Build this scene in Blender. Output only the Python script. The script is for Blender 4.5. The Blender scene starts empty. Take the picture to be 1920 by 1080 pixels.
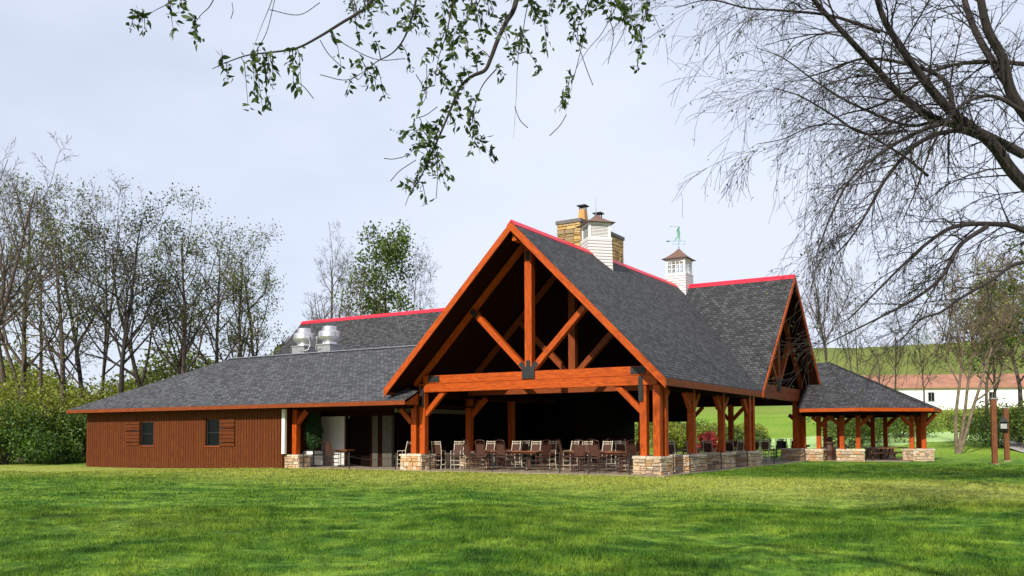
import bpy, math, random
import numpy as np
from mathutils import Vector, Matrix
rad = math.radians
SC = bpy.context.scene
COL = SC.collection
# ------------------------------------------------------------------ camera
YAW, PIT, ROLL, F, PY, CX = rad(31.5886), rad(2.5315), rad(-0.1641), 1662.16, 742.5, 960.0
CAMP = np.array([0.0, 0.0, 1.6])
FW = np.array([-math.sin(YAW)*math.cos(PIT), math.cos(YAW)*math.cos(PIT), math.sin(PIT)])
r0 = np.array([math.cos(YAW), math.sin(YAW), 0.0]); u0 = np.cross(r0, FW)
RT = r0*math.cos(ROLL)+u0*math.sin(ROLL); UP = -r0*math.sin(ROLL)+u0*math.cos(ROLL)
cam = bpy.data.cameras.new('camera'); co = bpy.data.objects.new('camera', cam); COL.objects.link(co)
M = Matrix(((RT[0], UP[0], -FW[0], 0), (RT[1], UP[1], -FW[1], 0), (RT[2], UP[2], -FW[2], 1.6), (0, 0, 0, 1)))
co.matrix_world = M
cam.sensor_width = 36; cam.lens = F/1920*36; cam.shift_y = (PY-540)/1920; cam.clip_start = 0.05; cam.clip_end = 3000
SC.camera = co
SC.render.resolution_x = 1024; SC.render.resolution_y = 576
# ------------------------------------------------------------------ light
SUN_AZ = math.atan2(0.10, -0.995)          # azimuth measured from +Y towards +X
SUN_EL = rad(32)
sd = Vector((math.sin(SUN_AZ)*math.cos(SUN_EL), math.cos(SUN_AZ)*math.cos(SUN_EL), math.sin(SUN_EL)))
sl = bpy.data.lights.new('sun', 'SUN'); sl.energy = 3.9; sl.angle = rad(0.6); sl.color = (1.0, 0.93, 0.80)
so = bpy.data.objects.new('sun', sl); COL.objects.link(so)
so.rotation_euler = sd.to_track_quat('Z', 'Y').to_euler()
W = bpy.data.worlds.new("World"); SC.world = W; W.use_nodes = True
nt = W.node_tree; nt.nodes.clear()
def wn(t, **k):
    n = nt.nodes.new(t)
    for a, b in k.items(): setattr(n, a, b)
    return n
sky = wn('ShaderNodeTexSky', sky_type='NISHITA', sun_disc=False)
sky.sun_elevation = SUN_EL; sky.sun_rotation = SUN_AZ % (2*math.pi); sky.air_density = 1.0; sky.dust_density = 1.6; sky.ozone_density = 1.2
tc = wn('ShaderNodeTexCoord'); mp = wn('ShaderNodeMapping'); mp.inputs['Scale'].default_value = (1.3, 1.3, 3.2); mp.inputs['Location'].default_value = (0.4, 0.2, 0.1)
ns = wn('ShaderNodeTexNoise'); ns.inputs['Scale'].default_value = 1.1; ns.inputs['Detail'].default_value = 5; ns.inputs['Roughness'].default_value = 0.5
cr = wn('ShaderNodeMapRange'); cr.inputs[1].default_value = 0.30; cr.inputs[2].default_value = 0.62; cr.inputs[3].default_value = 0.50; cr.inputs[4].default_value = 0.96
mx = wn('ShaderNodeMix', data_type='RGBA'); mx.inputs[7].default_value = (6.2, 6.65, 7.85, 1)
bg = wn('ShaderNodeBackground'); bg.inputs[1].default_value = 0.10
wo = wn('ShaderNodeOutputWorld')
L = nt.links.new
L(tc.outputs['Generated'], mp.inputs[0]); L(mp.outputs[0], ns.inputs['Vector']); L(ns.outputs['Fac'], cr.inputs[0])
L(cr.outputs[0], mx.inputs[0]); L(sky.outputs[0], mx.inputs[6]); L(mx.outputs[2], bg.inputs[0]); L(bg.outputs[0], wo.inputs[0])
vs = SC.view_settings; vs.view_transform = 'Standard'; vs.look = 'None'; vs.exposure = 0.45; vs.gamma = 1.0; vs.use_curve_mapping = False
# ------------------------------------------------------------------ pixel helpers
def ray(px, py): return RT*(px-CX)/F - UP*(py-PY)/F + FW
def at(px, py, depth): return CAMP + ray(px, py)*depth
def atY(px, y, py=816):
    d = ray(px, py); return CAMP + d*(y/d[1])
def atXv(px, x, py=816):
    d = ray(px, py); return CAMP + d*(x/d[0])
# ------------------------------------------------------------------ object helpers
def link(o, parent=None):
    COL.objects.link(o)
    if parent is not None: o.parent = parent
    return o
def tag(o, label=None, cat=None, group=None, kind=None):
    if label: o['label'] = label
    if cat: o['category'] = cat
    if group: o['group'] = group
    if kind: o['kind'] = kind
    return o
def thing(name, label, cat, loc=(0, 0, 0), rz=0, group=None):
    o = bpy.data.objects.new(name, None); o.empty_display_size = 0.2
    COL.objects.link(o); o.location = loc; o.rotation_euler = (0, 0, rz)
    return tag(o, label, cat, group)
def copy_tree(o, parent=None):
    c = o.copy(); COL.objects.link(c)
    if parent is not None: c.parent = parent
    for ch in list(o.children): copy_tree(ch, c)
    return c
class MB:
    """collects faces; build() links them as one mesh object"""
    def __init__(s): s.v = []; s.f = []; s.uv = []; s.c = []; s.col = False
    def face(s, pts, u=None, c=None):
        b = len(s.v); P = [np.array(p, float) for p in pts]
        s.v += [tuple(p) for p in P]; s.f.append(tuple(range(b, b+len(P))))
        n = np.zeros(3)
        for i in range(len(P)):
            a, d = P[i], P[(i+1) % len(P)]
            n += np.cross(a, d)
        l = np.linalg.norm(n); n = n/l if l > 1e-12 else np.array([0, 0, 1.0])
        if u is None:
            u = np.array([1.0, 0, 0]) if abs(n[2]) > 0.999 else np.cross([0, 0, 1.0], n)
        u = np.array(u, float); u = u-n*(u@n); lu = np.linalg.norm(u)
        if lu < 0.05: u = np.cross([0.31, 0.9, 0.2], n); lu = np.linalg.norm(u)
        u /= lu; w = np.cross(n, u)
        s.uv += [(float(p@u), float(p@w)) for p in P]
        if c is not None: s.col = True
        s.c += [c if c is not None else (1, 1, 1)]*len(P)
        return s
    def box(s, lo, hi, u=None, c=None):
        (x0, y0, z0), (x1, y1, z1) = lo, hi
        q = [(x0, y0, z0), (x1, y0, z0), (x1, y1, z0), (x0, y1, z0), (x0, y0, z1), (x1, y0, z1), (x1, y1, z1), (x0, y1, z1)]
        return s.hexa(q, u, c)
    def hexa(s, q, u=None, c=None):
        for f in ((0, 3, 2, 1), (4, 5, 6, 7), (0, 1, 5, 4), (1, 2, 6, 5), (2, 3, 7, 6), (3, 0, 4, 7)):
            s.face([q[i] for i in f], u, c)
        return s
    def beam(s, a, b, w, h, up=(0, 0, 1), c=None):
        """square timber from a to b, w across, h along up, chamfer-free, grain along its length"""
        a = np.array(a, float); b = np.array(b, float); d = b-a; d /= np.linalg.norm(d)
        up = np.array(up, float)
        if abs(d@up) > 0.98: up = np.array([0, 1.0, 0])
        sd_ = np.cross(d, up); sd_ /= np.linalg.norm(sd_); uu = np.cross(sd_, d)
        q = []
        for p in (a, b):
            for i, j in ((-1, -1), (1, -1), (1, 1), (-1, 1)):
                q.append(p+sd_*i*w/2+uu*j*h/2)
        for f in ((3, 2, 1, 0), (4, 5, 6, 7), (0, 1, 5, 4), (1, 2, 6, 5), (2, 3, 7, 6), (3, 0, 4, 7)):
            s.face([q[i] for i in f], d, c)
        return s
    def tube(s, pts, r, n=6, c=None, caps=True):
        P = [np.array(p, float) for p in pts]; R = r if hasattr(r, '__len__') else [r]*len(P)
        rings = []; prev = None
        for i, p in enumerate(P):
            d = P[min(i+1, len(P)-1)]-P[max(i-1, 0)]; d /= (np.linalg.norm(d)+1e-9)
            if prev is None:
                a = np.cross(d, [0, 0, 1.0]); 
                if np.linalg.norm(a) < 0.1: a = np.cross(d, [1.0, 0, 0])
            else: a = prev-d*(prev@d)
            a /= np.linalg.norm(a); prev = a; b = np.cross(d, a)
            rings.append([p+R[i]*(a*math.cos(2*math.pi*k/n)+b*math.sin(2*math.pi*k/n)) for k in range(n)])
        for i in range(len(P)-1):
            dd = P[i+1]-P[i]
            for k in range(n):
                k2 = (k+1) % n
                s.face([rings[i][k], rings[i][k2], rings[i+1][k2], rings[i+1][k]], dd, c)
        if caps:
            s.face(rings[0][::-1], None, c); s.face(rings[-1], None, c)
        return s
    def lathe(s, prof, center=(0, 0, 0), n=20, c=None):
        cx, cy, cz = center
        for (r1, z1), (r2, z2) in zip(prof[:-1], prof[1:]):
            for k in range(n):
                a, b = 2*math.pi*k/n, 2*math.pi*(k+1)/n
                q = [(cx+r1*math.cos(a), cy+r1*math.sin(a), cz+z1), (cx+r1*math.cos(b), cy+r1*math.sin(b), cz+z1),
                     (cx+r2*math.cos(b), cy+r2*math.sin(b), cz+z2), (cx+r2*math.cos(a), cy+r2*math.sin(a), cz+z2)]
                if r1 < 1e-6: q = q[1:]
                elif r2 < 1e-6: q = q[:3]
                s.face(q, None, c)
        return s
    def slab(s, poly, t):
        """roof plane poly (counter-clockwise from above) with thickness t straight down"""
        lo = [(p[0], p[1], p[2]-t) for p in poly]
        s.face(poly); s.face(lo[::-1])
        for i in range(len(poly)):
            j = (i+1) % len(poly); s.face([lo[i], lo[j], poly[j], poly[i]])
        return s
    def build(s, name, mat, parent=None, smooth=False, bevel=0):
        me = bpy.data.meshes.new(name)
        me.from_pydata(s.v, [], s.f)
        ul = me.uv_layers.new(name='UVMap'); ul.data.foreach_set('uv', np.array(s.uv, np.float32).ravel())
        if s.col:
            ca = me.color_attributes.new('Col', 'FLOAT_COLOR', 'CORNER')
            a = np.ones((len(s.c), 4), np.float32); a[:, :3] = s.c; ca.data.foreach_set('color', a.ravel())
        me.materials.append(mat)
        if smooth: me.polygons.foreach_set('use_smooth', [True]*len(me.polygons))
        me.update()
        o = link(bpy.data.objects.new(name, me), parent)
        if bevel:
            w = o.modifiers.new('weld', 'WELD'); w.merge_threshold = 0.0005
            b = o.modifiers.new('bevel', 'BEVEL'); b.width = bevel; b.segments = 2; b.limit_method = 'ANGLE'
        return o
def np_mesh(name, V, Fc, mat, parent=None, cols=None, smooth=False):
    """V (n,3), Fc (m,k) numpy -> mesh object"""
    me = bpy.data.meshes.new(name); m, k = Fc.shape
    me.vertices.add(len(V)); me.vertices.foreach_set('co', V.astype(np.float32).ravel())
    me.loops.add(m*k); me.loops.foreach_set('vertex_index', Fc.astype(np.int32).ravel())
    me.polygons.add(m); me.polygons.foreach_set('loop_start', np.arange(0, m*k, k, dtype=np.int32))
    me.polygons.foreach_set('loop_total', np.full(m, k, np.int32))
    if smooth: me.polygons.foreach_set('use_smooth', np.ones(m, bool))
    if cols is not None:
        ca = me.color_attributes.new('Col', 'FLOAT_COLOR', 'POINT'); a = np.ones((len(V), 4), np.float32); a[:, :3] = cols
        ca.data.foreach_set('color', a.ravel())
    me.materials.append(mat); me.update(calc_edges=True)
    return link(bpy.data.objects.new(name, me), parent)
# ------------------------------------------------------------------ materials
class NM:
    def __init__(s, name):
        s.m = bpy.data.materials.new(name); s.m.use_nodes = True; s.t = s.m.node_tree; s.t.nodes.clear()
        s.o = s.n('ShaderNodeOutputMaterial'); s.b = s.n('ShaderNodeBsdfPrincipled'); s.l(s.b.outputs[0], s.o.inputs[0])
    def n(s, t, **k):
        x = s.t.nodes.new(t)
        for a, b in k.items(): setattr(x, a, b)
        return x
    def l(s, a, b): s.t.links.new(a, b)
    def set(s, **k):
        for a, b in k.items(): s.b.inputs[a.replace('_', ' ')].default_value = b
        return s
    def coord(s, kind='UV', scale=(1, 1, 1)):
        c = s.n('ShaderNodeTexCoord'); m = s.n('ShaderNodeMapping'); m.inputs['Scale'].default_value = scale
        s.l(c.outputs[kind], m.inputs[0]); return m.outputs[0]
    def pos(s, scale=(1, 1, 1)):
        c = s.n('ShaderNodeNewGeometry'); m = s.n('ShaderNodeMapping'); m.inputs['Scale'].default_value = scale
        s.l(c.outputs['Position'], m.inputs[0]); return m.outputs[0]
    def noise(s, vec, scale=5, detail=4, rough=0.55):
        x = s.n('ShaderNodeTexNoise'); x.inputs['Scale'].default_value = scale; x.inputs['Detail'].default_value = detail
        x.inputs['Roughness'].default_value = rough; s.l(vec, x.inputs['Vector']); return x.outputs['Fac']
    def ramp(s, fac, stops):
        x = s.n('ShaderNodeValToRGB'); e = x.color_ramp.elements
        while len(e) < len(stops): e.new(0.5)
        for i, (p, c) in enumerate(stops): e[i].position = p; e[i].color = (*c, 1)
        s.l(fac, x.inputs[0]); return x.outputs[0]
    def mix(s, fac, a, b, mode='MIX'):
        x = s.n('ShaderNodeMix', data_type='RGBA', blend_type=mode)
        for i, v in ((0, fac), (6, a), (7, b)):
            if hasattr(v, 'links'): s.l(v, x.inputs[i])
            elif i == 0: x.inputs[0].default_value = v
            else: x.inputs[i].default_value = (*v, 1)
        return x.outputs[2]
    def math(s, op, a, b=None, clamp=False):
        x = s.n('ShaderNodeMath', operation=op, use_clamp=clamp)
        for i, v in ((0, a), (1, b)):
            if v is None: continue
            if hasattr(v, 'links'): s.l(v, x.inputs[i])
            else: x.inputs[i].default_value = v
        return x.outputs[0]
    def bump(s, h, strength=0.3, dist=0.02):
        x = s.n('ShaderNodeBump'); x.inputs['Strength'].default_value = strength; x.inputs['Distance'].default_value = dist
        s.l(h, x.inputs['Height']); s.l(x.outputs[0], s.b.inputs['Normal'])
    def color(s, c): s.l(c, s.b.inputs['Base Color']); return s
def plain(name, col, rough=0.6, metal=0.0, var=0.12, scale=6):
    m = NM(name); c = m.noise(m.coord('Object'), scale, 4)
    a = tuple(max(0, x*(1-var*2)) for x in col); b = tuple(min(1, x*(1+var)) for x in col)
    m.color(m.ramp(c, [(0.3, a), (0.7, b)])); m.set(Roughness=rough, Metallic=metal); return m.m
def wood(name, dark, light, rough=0.55, knots=True):
    m = NM(name); m.b.inputs['Specular IOR Level'].default_value = 0.22 if rough < 0.7 else 0.05; v = m.coord('UV', (1.2, 16, 1)); n1 = m.noise(v, 3.0, 6, 0.65)
    n2 = m.noise(m.coord('UV', (0.6, 1.6, 1)), 1.3, 3)
    c = m.ramp(n1, [(0.32, dark), (0.62, light)])
    n3 = m.noise(m.coord('UV', (0.9, 5.0, 1)), 2.2, 4, 0.6)
    c = m.mix(m.ramp(n3, [(0.45, (0, 0, 0)), (0.75, (0.75, 0.75, 0.75))]), c, tuple(x*0.5 for x in dark))
    c = m.mix(m.math('MULTIPLY', n2, 0.5), c, tuple(x*0.6 for x in dark), 'MIX')
    if knots:
        vo = m.n('ShaderNodeTexVoronoi'); vo.inputs['Scale'].default_value = 1.0; m.l(m.coord('UV', (1.6, 5.0, 1)), vo.inputs['Vector'])
        k = m.ramp(vo.outputs['Distance'], [(0.03, (1, 1, 1)), (0.10, (0, 0, 0))])
        c = m.mix(k, c, tuple(x*0.35 for x in dark))
    m.color(c); m.set(Roughness=rough); m.bump(n1, 0.25, 0.01); return m.m
def shingles(name, lo, hi, tint):
    m = NM(name)
    v = m.coord('UV', (1, 1, 1))
    def brick(sx, row, off, c1, c2, mort):
        b = m.n('ShaderNodeTexBrick'); b.offset = off; b.inputs['Scale'].default_value = 1.0
        b.inputs['Color1'].default_value = (*c1, 1); b.inputs['Color2'].default_value = (*c2, 1); b.inputs['Mortar'].default_value = (*mort, 1)
        b.inputs['Mortar Size'].default_value = 0.020; b.inputs['Mortar Smooth'].default_value = 0.3
        b.inputs['Brick Width'].default_value = sx; b.inputs['Row Height'].default_value = row; b.inputs['Bias'].default_value = -0.1
        m.l(v, b.inputs['Vector']); return b
    mid_ = tuple((a+b)*0.5 for a, b in zip(lo, hi)); b1 = brick(0.26, 0.17, 0.41, tuple(a*0.8 for a in mid_), tuple(a*1.2 for a in mid_), tuple(x*0.35 for x in lo))
    b2 = brick(0.26, 0.17, 0.41, (0.50, 0.50, 0.50), (1.40, 1.40, 1.40), (0.15, 0.15, 0.15))
    c = m.mix(1.0, b1.outputs[0], b2.outputs[0], 'MULTIPLY')
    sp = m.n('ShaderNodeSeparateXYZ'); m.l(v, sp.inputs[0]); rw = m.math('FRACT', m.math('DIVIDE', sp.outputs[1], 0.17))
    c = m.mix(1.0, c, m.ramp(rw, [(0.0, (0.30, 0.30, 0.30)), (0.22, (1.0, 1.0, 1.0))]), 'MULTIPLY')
    big = m.noise(v, 0.35, 3); c = m.mix(m.math('MULTIPLY', big, 0.25), c, tint, 'MIX')
    fine = m.noise(v, 60, 2); c = m.mix(0.5, c, m.ramp(fine, [(0.3, (0.4, 0.4, 0.4)), (0.7, (1.4, 1.4, 1.45))]), 'MULTIPLY')
    sep = m.n('ShaderNodeSeparateXYZ'); m.l(v, sep.inputs[0])
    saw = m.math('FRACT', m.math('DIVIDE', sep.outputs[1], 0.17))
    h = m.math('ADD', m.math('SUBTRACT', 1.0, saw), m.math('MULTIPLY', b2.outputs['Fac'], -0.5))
    m.color(c); m.set(Roughness=0.85); m.bump(h, 0.7, 0.02); return m.m
MAT = {}
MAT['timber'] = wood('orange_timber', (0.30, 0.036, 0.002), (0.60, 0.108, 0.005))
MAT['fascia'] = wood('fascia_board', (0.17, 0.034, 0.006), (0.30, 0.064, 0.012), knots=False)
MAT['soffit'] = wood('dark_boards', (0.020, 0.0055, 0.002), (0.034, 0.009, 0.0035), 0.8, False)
MAT['inner'] = wood('inner_boards', (0.006, 0.003, 0.002), (0.010, 0.005, 0.003), 0.8, False)  # near-black: the darkness of the deep interior is put into the colour
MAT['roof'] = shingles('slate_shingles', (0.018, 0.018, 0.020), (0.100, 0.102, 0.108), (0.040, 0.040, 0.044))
MAT['roof2'] = shingles('sheen_toned_shingles', (0.032, 0.033, 0.036), (0.140, 0.144, 0.154), (0.085, 0.088, 0.096))  # wing shingles: grazing sheen painted in as a lighter grey
MAT['red'] = plain('red_ridge_metal', (0.72, 0.012, 0.035), 0.45, 0.0, 0.06)
MAT['flash'] = plain('grey_flashing', (0.24, 0.25, 0.30), 0.5, 0.3)
MAT['black'] = plain('black_steel', (0.010, 0.011, 0.013), 0.6, 0.0)
MAT['white'] = plain('white_paint', (0.76, 0.75, 0.74), 0.55, 0, 0.04)
MAT['plaster'] = plain('pale_plaster', (0.62, 0.62, 0.60), 0.8, 0, 0.05)
MAT['copper'] = plain('brown_copper', (0.20, 0.105, 0.070), 0.5, 0.2)
MAT['verd'] = plain('green_copper', (0.13, 0.34, 0.24), 0.7)
MAT['alu'] = plain('spun_aluminium', (0.72, 0.71, 0.70), 0.28, 0.85, 0.06)
MAT['galv'] = plain('galvanised_sheet', (0.36, 0.36, 0.36), 0.45, 0.5, 0.1)
MAT['slab'] = plain('patio_concrete', (0.30, 0.24, 0.17), 0.85, 0, 0.15, 2)
MAT['glassdark'] = plain('dark_window_glass', (0.003, 0.005, 0.005), 0.35)
MAT['glassdark'].node_tree.nodes['Principled BSDF'].inputs['Specular IOR Level'].default_value = 0.15
MAT['light_frame'] = plain('pale_chair_frame', (0.58, 0.50, 0.40), 0.5)
MAT['brown_frame'] = plain('brown_chair_frame', (0.060, 0.018, 0.009), 0.5)
MAT['black_frame'] = plain('black_chair_frame', (0.018, 0.017, 0.016), 0.5)
MAT['tabletop'] = wood('table_wood', (0.16, 0.050, 0.018), (0.34, 0.13, 0.05), 0.35, False)
MAT['cap'] = plain('cap_stone', (0.58, 0.48, 0.37), 0.85, 0, 0.2, 5)
def weave(name, col):
    m = NM(name); v = m.coord('UV', (1, 1, 1))
    w1 = m.n('ShaderNodeTexWave'); w1.inputs['Scale'].default_value = 14; m.l(v, w1.inputs['Vector'])
    w2 = m.n('ShaderNodeTexWave', bands_direction='Y'); w2.inputs['Scale'].default_value = 14; m.l(v, w2.inputs['Vector'])
    f = m.math('MULTIPLY', w1.outputs['Fac'], w2.outputs['Fac'])
    m.color(m.mix(f, tuple(x*0.5 for x in col), tuple(min(1, x*1.5) for x in col))); m.set(Roughness=0.7); m.bump(f, 0.4, 0.004); return m.m
MAT['weave'] = weave('brown_weave', (0.075, 0.022, 0.009))
MAT['darkweave'] = weave('dark_weave', (0.02, 0.014, 0.012))
def vcol(name, rough=0.85, bump=0.5, bs=22):
    m = NM(name); a = m.n('ShaderNodeVertexColor'); a.layer_name = 'Col'
    n = m.noise(m.coord('Object'), bs, 5, 0.65)
    c = m.mix(1.0, a.outputs[0], m.ramp(n, [(0.25, (0.55, 0.52, 0.5)), (0.75, (1.2, 1.2, 1.2))]), 'MULTIPLY')
    m.color(c); m.set(Roughness=rough); m.bump(n, bump, 0.02); return m.m
MAT['stone'] = vcol('field_stone')
def siding():
    m = NM('board_siding'); m.b.inputs['Specular IOR Level'].default_value = 0.15; v = m.coord('UV'); sep = m.n('ShaderNodeSeparateXYZ'); m.l(v, sep.inputs[0])
    q = m.math('DIVIDE', sep.outputs[0], 0.205); fr = m.math('FRACT', q); fl = m.math('FLOOR', q)
    wn_ = m.n('ShaderNodeTexWhiteNoise', noise_dimensions='1D'); m.l(fl, wn_.inputs['W'])
    groove = m.math('LESS_THAN', fr, 0.20)
    st = m.noise(m.coord('UV', (26, 1.1, 1)), 2.0, 6, 0.65)
    c = m.ramp(st, [(0.34, (0.036, 0.009, 0.002)), (0.66, (0.195, 0.054, 0.011))])
    c = m.mix(m.math('MULTIPLY', wn_.outputs[0], 0.6), c, (0.09, 0.020, 0.005))
    c = m.mix(m.math('MULTIPLY', groove, 0.9), c, (0.022, 0.006, 0.003))
    dn = m.noise(m.coord('UV', (3, 8, 1)), 2.0, 4)
    low = m.math('MULTIPLY', m.math('LESS_THAN', sep.outputs[1], 0.35), m.math('GREATER_THAN', dn, 0.55))
    c = m.mix(m.math('MULTIPLY', low, 0.06), c, (0.25, 0.13, 0.06))
    m.color(c); m.set(Roughness=0.75); m.bump(m.math('SUBTRACT', 1.0, groove), 0.6, 0.02); return m.m
MAT['siding'] = siding()
def clap():
    m = NM('white_clapboard'); v = m.coord('UV'); sep = m.n('ShaderNodeSeparateXYZ'); m.l(v, sep.inputs[0])
    fr = m.math('FRACT', m.math('DIVIDE', sep.outputs[1], 0.15)); g = m.math('LESS_THAN', fr, 0.24)
    m.color(m.mix(g, (0.62, 0.60, 0.60), (0.22, 0.17, 0.18))); m.set(Roughness=0.5); m.bump(m.math('SUBTRACT', 1.0, fr), 0.5, 0.02); return m.m
MAT['clap'] = clap()
def foliage(name, a, b, sc=1.2, trans=0.35, rough=0.55):
    m = NM(name); n = m.noise(m.pos(), sc, 3); at_ = m.n('ShaderNodeVertexColor'); at_.layer_name = 'Col'
    sep = m.n('ShaderNodeSeparateColor'); m.l(at_.outputs[0], sep.inputs[0])
    f = m.math('ADD', m.math('MULTIPLY', n, 0.6), m.math('MULTIPLY', sep.outputs[0], 0.5), True)
    c = m.ramp(f, [(0.25, a), (0.8, b)]); m.color(c); m.set(Roughness=rough)
    tr = m.n('ShaderNodeBsdfTranslucent'); m.l(c, tr.inputs[0]); mxs = m.n('ShaderNodeMixShader'); mxs.inputs[0].default_value = trans
    m.l(m.b.outputs[0], mxs.inputs[1]); m.l(tr.outputs[0], mxs.inputs[2]); m.l(mxs.outputs[0], m.o.inputs[0]); return m.m
MAT['leaf_near'] = foliage('near_leaf', (0.018, 0.045, 0.006), (0.065, 0.105, 0.014), 3.0, 0.30)
MAT['leaf_bud'] = foliage('bud_leaf', (0.05, 0.075, 0.012), (0.17, 0.19, 0.04), 0.6, 0.3)
MAT['leaf_olive'] = foliage('olive_leaf', (0.030, 0.040, 0.012), (0.085, 0.085, 0.025), 0.5, 0.2)
MAT['leaf_green'] = foliage('green_leaf', (0.030, 0.060, 0.008), (0.135, 0.20, 0.022), 0.9, 0.35)
MAT['leaf_yellow'] = foliage('yellow_green_leaf', (0.09, 0.13, 0.012), (0.28, 0.30, 0.030), 0.4, 0.35)
MAT['leaf_dark'] = foliage('dark_leaf', (0.010, 0.030, 0.002), (0.085, 0.18, 0.010), 0.8, 0.25)
MAT['leaf_red'] = foliage('red_leaf', (0.14, 0.012, 0.010), (0.34, 0.035, 0.02), 1.0, 0.3)
MAT['needle'] = foliage('arborvitae_leaf', (0.010, 0.035, 0.008), (0.035, 0.10, 0.018), 3.0, 0.15)
MAT['bark_dark'] = plain('dark_bark', (0.030, 0.022, 0.020), 0.9, 0, 0.25, 9)
MAT['bark'] = plain('grey_brown_bark', (0.085, 0.062, 0.048), 0.9, 0, 0.25, 5)
MAT['bark_pale'] = plain('pale_bark', (0.17, 0.125, 0.085), 0.9, 0, 0.25, 4)
# ------------------------------------------------------------------ terrain
def sm(a, b, x):
    t = np.clip((x-a)/(b-a), 0, 1); return t*t*(3-2*t)
def gz(x, y):
    x = np.asarray(x, float); y = np.asarray(y, float)
    t = np.maximum(0, y-66) + np.maximum(0, -x-62)*0.45
    h = 5.2*sm(0, 100, t) + 30*sm(95, 310, t)*(0.45+0.55*sm(-250, -120, x))
    und = 0.05*np.sin(x*0.42+1.0)*np.cos(y*0.31) + 0.035*np.sin(x*0.9+y*0.7)
    away = sm(0, 6, np.maximum(np.abs(x+30)-19, np.abs(y-45)-14.5))
    left = -0.20*sm(-30, -46, x)
    return h + und*away + left*(y < 70) + 0.0
ys = np.concatenate([np.arange(-40, 60, 1.0), np.arange(60, 180, 3.0), np.geomspace(180, 1500, 40)])
xs = np.concatenate([-np.geomspace(1400, 90, 40), np.arange(-88, 30, 1.0), np.geomspace(30, 1200, 40)])
XX, YY = np.meshgrid(xs, ys); V = np.stack([XX.ravel(), YY.ravel(), gz(XX, YY).ravel()], 1)
nx, ny = len(xs), len(ys)
I, J = np.meshgrid(np.arange(nx-1), np.arange(ny-1)); b0 = (J*nx+I).ravel()
Fg = np.stack([b0, b0+1, b0+nx+1, b0+nx], 1)
def grass_color(m):
    p = m.pos((1, 1, 0.0))
    big = m.noise(p, 0.16, 4, 0.6); mid = m.noise(p, 0.9, 6, 0.68); fine = m.noise(p, 9, 4, 0.7)
    c = m.ramp(mid, [(0.35, (0.022, 0.078, 0.008)), (0.47, (0.074, 0.180, 0.014)), (0.62, (0.190, 0.310, 0.034))])
    dry = m.ramp(big, [(0.50, (0, 0, 0)), (0.70, (1, 1, 1))])
    c = m.mix(m.math('MULTIPLY', dry, 0.45), c, (0.20, 0.27, 0.035))
    # yellow strip beside the building: sunlit band painted into the grass colour
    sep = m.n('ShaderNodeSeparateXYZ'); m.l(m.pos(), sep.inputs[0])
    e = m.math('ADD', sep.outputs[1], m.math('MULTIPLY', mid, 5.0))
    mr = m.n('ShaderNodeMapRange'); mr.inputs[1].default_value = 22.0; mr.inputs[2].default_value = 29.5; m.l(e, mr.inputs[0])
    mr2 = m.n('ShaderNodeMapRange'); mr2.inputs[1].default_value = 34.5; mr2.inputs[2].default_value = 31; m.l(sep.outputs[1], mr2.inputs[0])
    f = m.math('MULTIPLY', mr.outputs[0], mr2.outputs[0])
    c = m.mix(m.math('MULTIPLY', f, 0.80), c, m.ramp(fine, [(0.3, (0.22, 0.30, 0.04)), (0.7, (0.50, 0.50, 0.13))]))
    # greener fairway far behind
    mr3 = m.n('ShaderNodeMapRange'); mr3.inputs[1].default_value = 60; mr3.inputs[2].default_value = 75; m.l(sep.outputs[1], mr3.inputs[0])
    c = m.mix(mr3.outputs[0], c, m.ramp(m.noise(p, 0.06, 4), [(0.35, (0.16, 0.30, 0.02)), (0.65, (0.25, 0.36, 0.045))]))
    mr4 = m.n('ShaderNodeMapRange'); mr4.inputs[1].default_value = 150; mr4.inputs[2].default_value = 240; m.l(sep.outputs[1], mr4.inputs[0])
    c = m.mix(mr4.outputs[0], c, m.ramp(m.noise(p, 0.02, 5), [(0.35, (0.13, 0.17, 0.035)), (0.65, (0.20, 0.23, 0.055))]))
    tuft_shade = m.noise(p, 3.4, 5, 0.7); c = m.mix(1.0, c, m.ramp(tuft_shade, [(0.36, (0.40, 0.48, 0.45)), (0.60, (1.25, 1.2, 1.1))]), 'MULTIPLY')  # small shadows among the tufts, painted in as noise darkening
    return m.mix(0.55, c, m.ramp(fine, [(0.3, (0.42, 0.45, 0.4)), (0.7, (1.6, 1.5, 1.5))]), 'MULTIPLY')
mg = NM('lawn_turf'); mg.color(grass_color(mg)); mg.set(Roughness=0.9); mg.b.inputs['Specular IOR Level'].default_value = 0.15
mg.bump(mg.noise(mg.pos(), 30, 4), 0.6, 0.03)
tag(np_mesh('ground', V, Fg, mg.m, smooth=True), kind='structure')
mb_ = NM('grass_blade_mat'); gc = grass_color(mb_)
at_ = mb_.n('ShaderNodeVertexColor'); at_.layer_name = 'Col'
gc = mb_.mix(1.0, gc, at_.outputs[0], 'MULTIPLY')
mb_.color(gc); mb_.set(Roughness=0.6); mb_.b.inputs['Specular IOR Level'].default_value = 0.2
tr_ = mb_.n('ShaderNodeBsdfTranslucent'); mb_.l(gc, tr_.inputs[0]); ms_ = mb_.n('ShaderNodeMixShader'); ms_.inputs[0].default_value = 0.3
mb_.l(mb_.b.outputs[0], ms_.inputs[1]); mb_.l(tr_.outputs[0], ms_.inputs[2]); mb_.l(ms_.outputs[0], mb_.o.inputs[0])
rng = np.random.default_rng(5)
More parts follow.
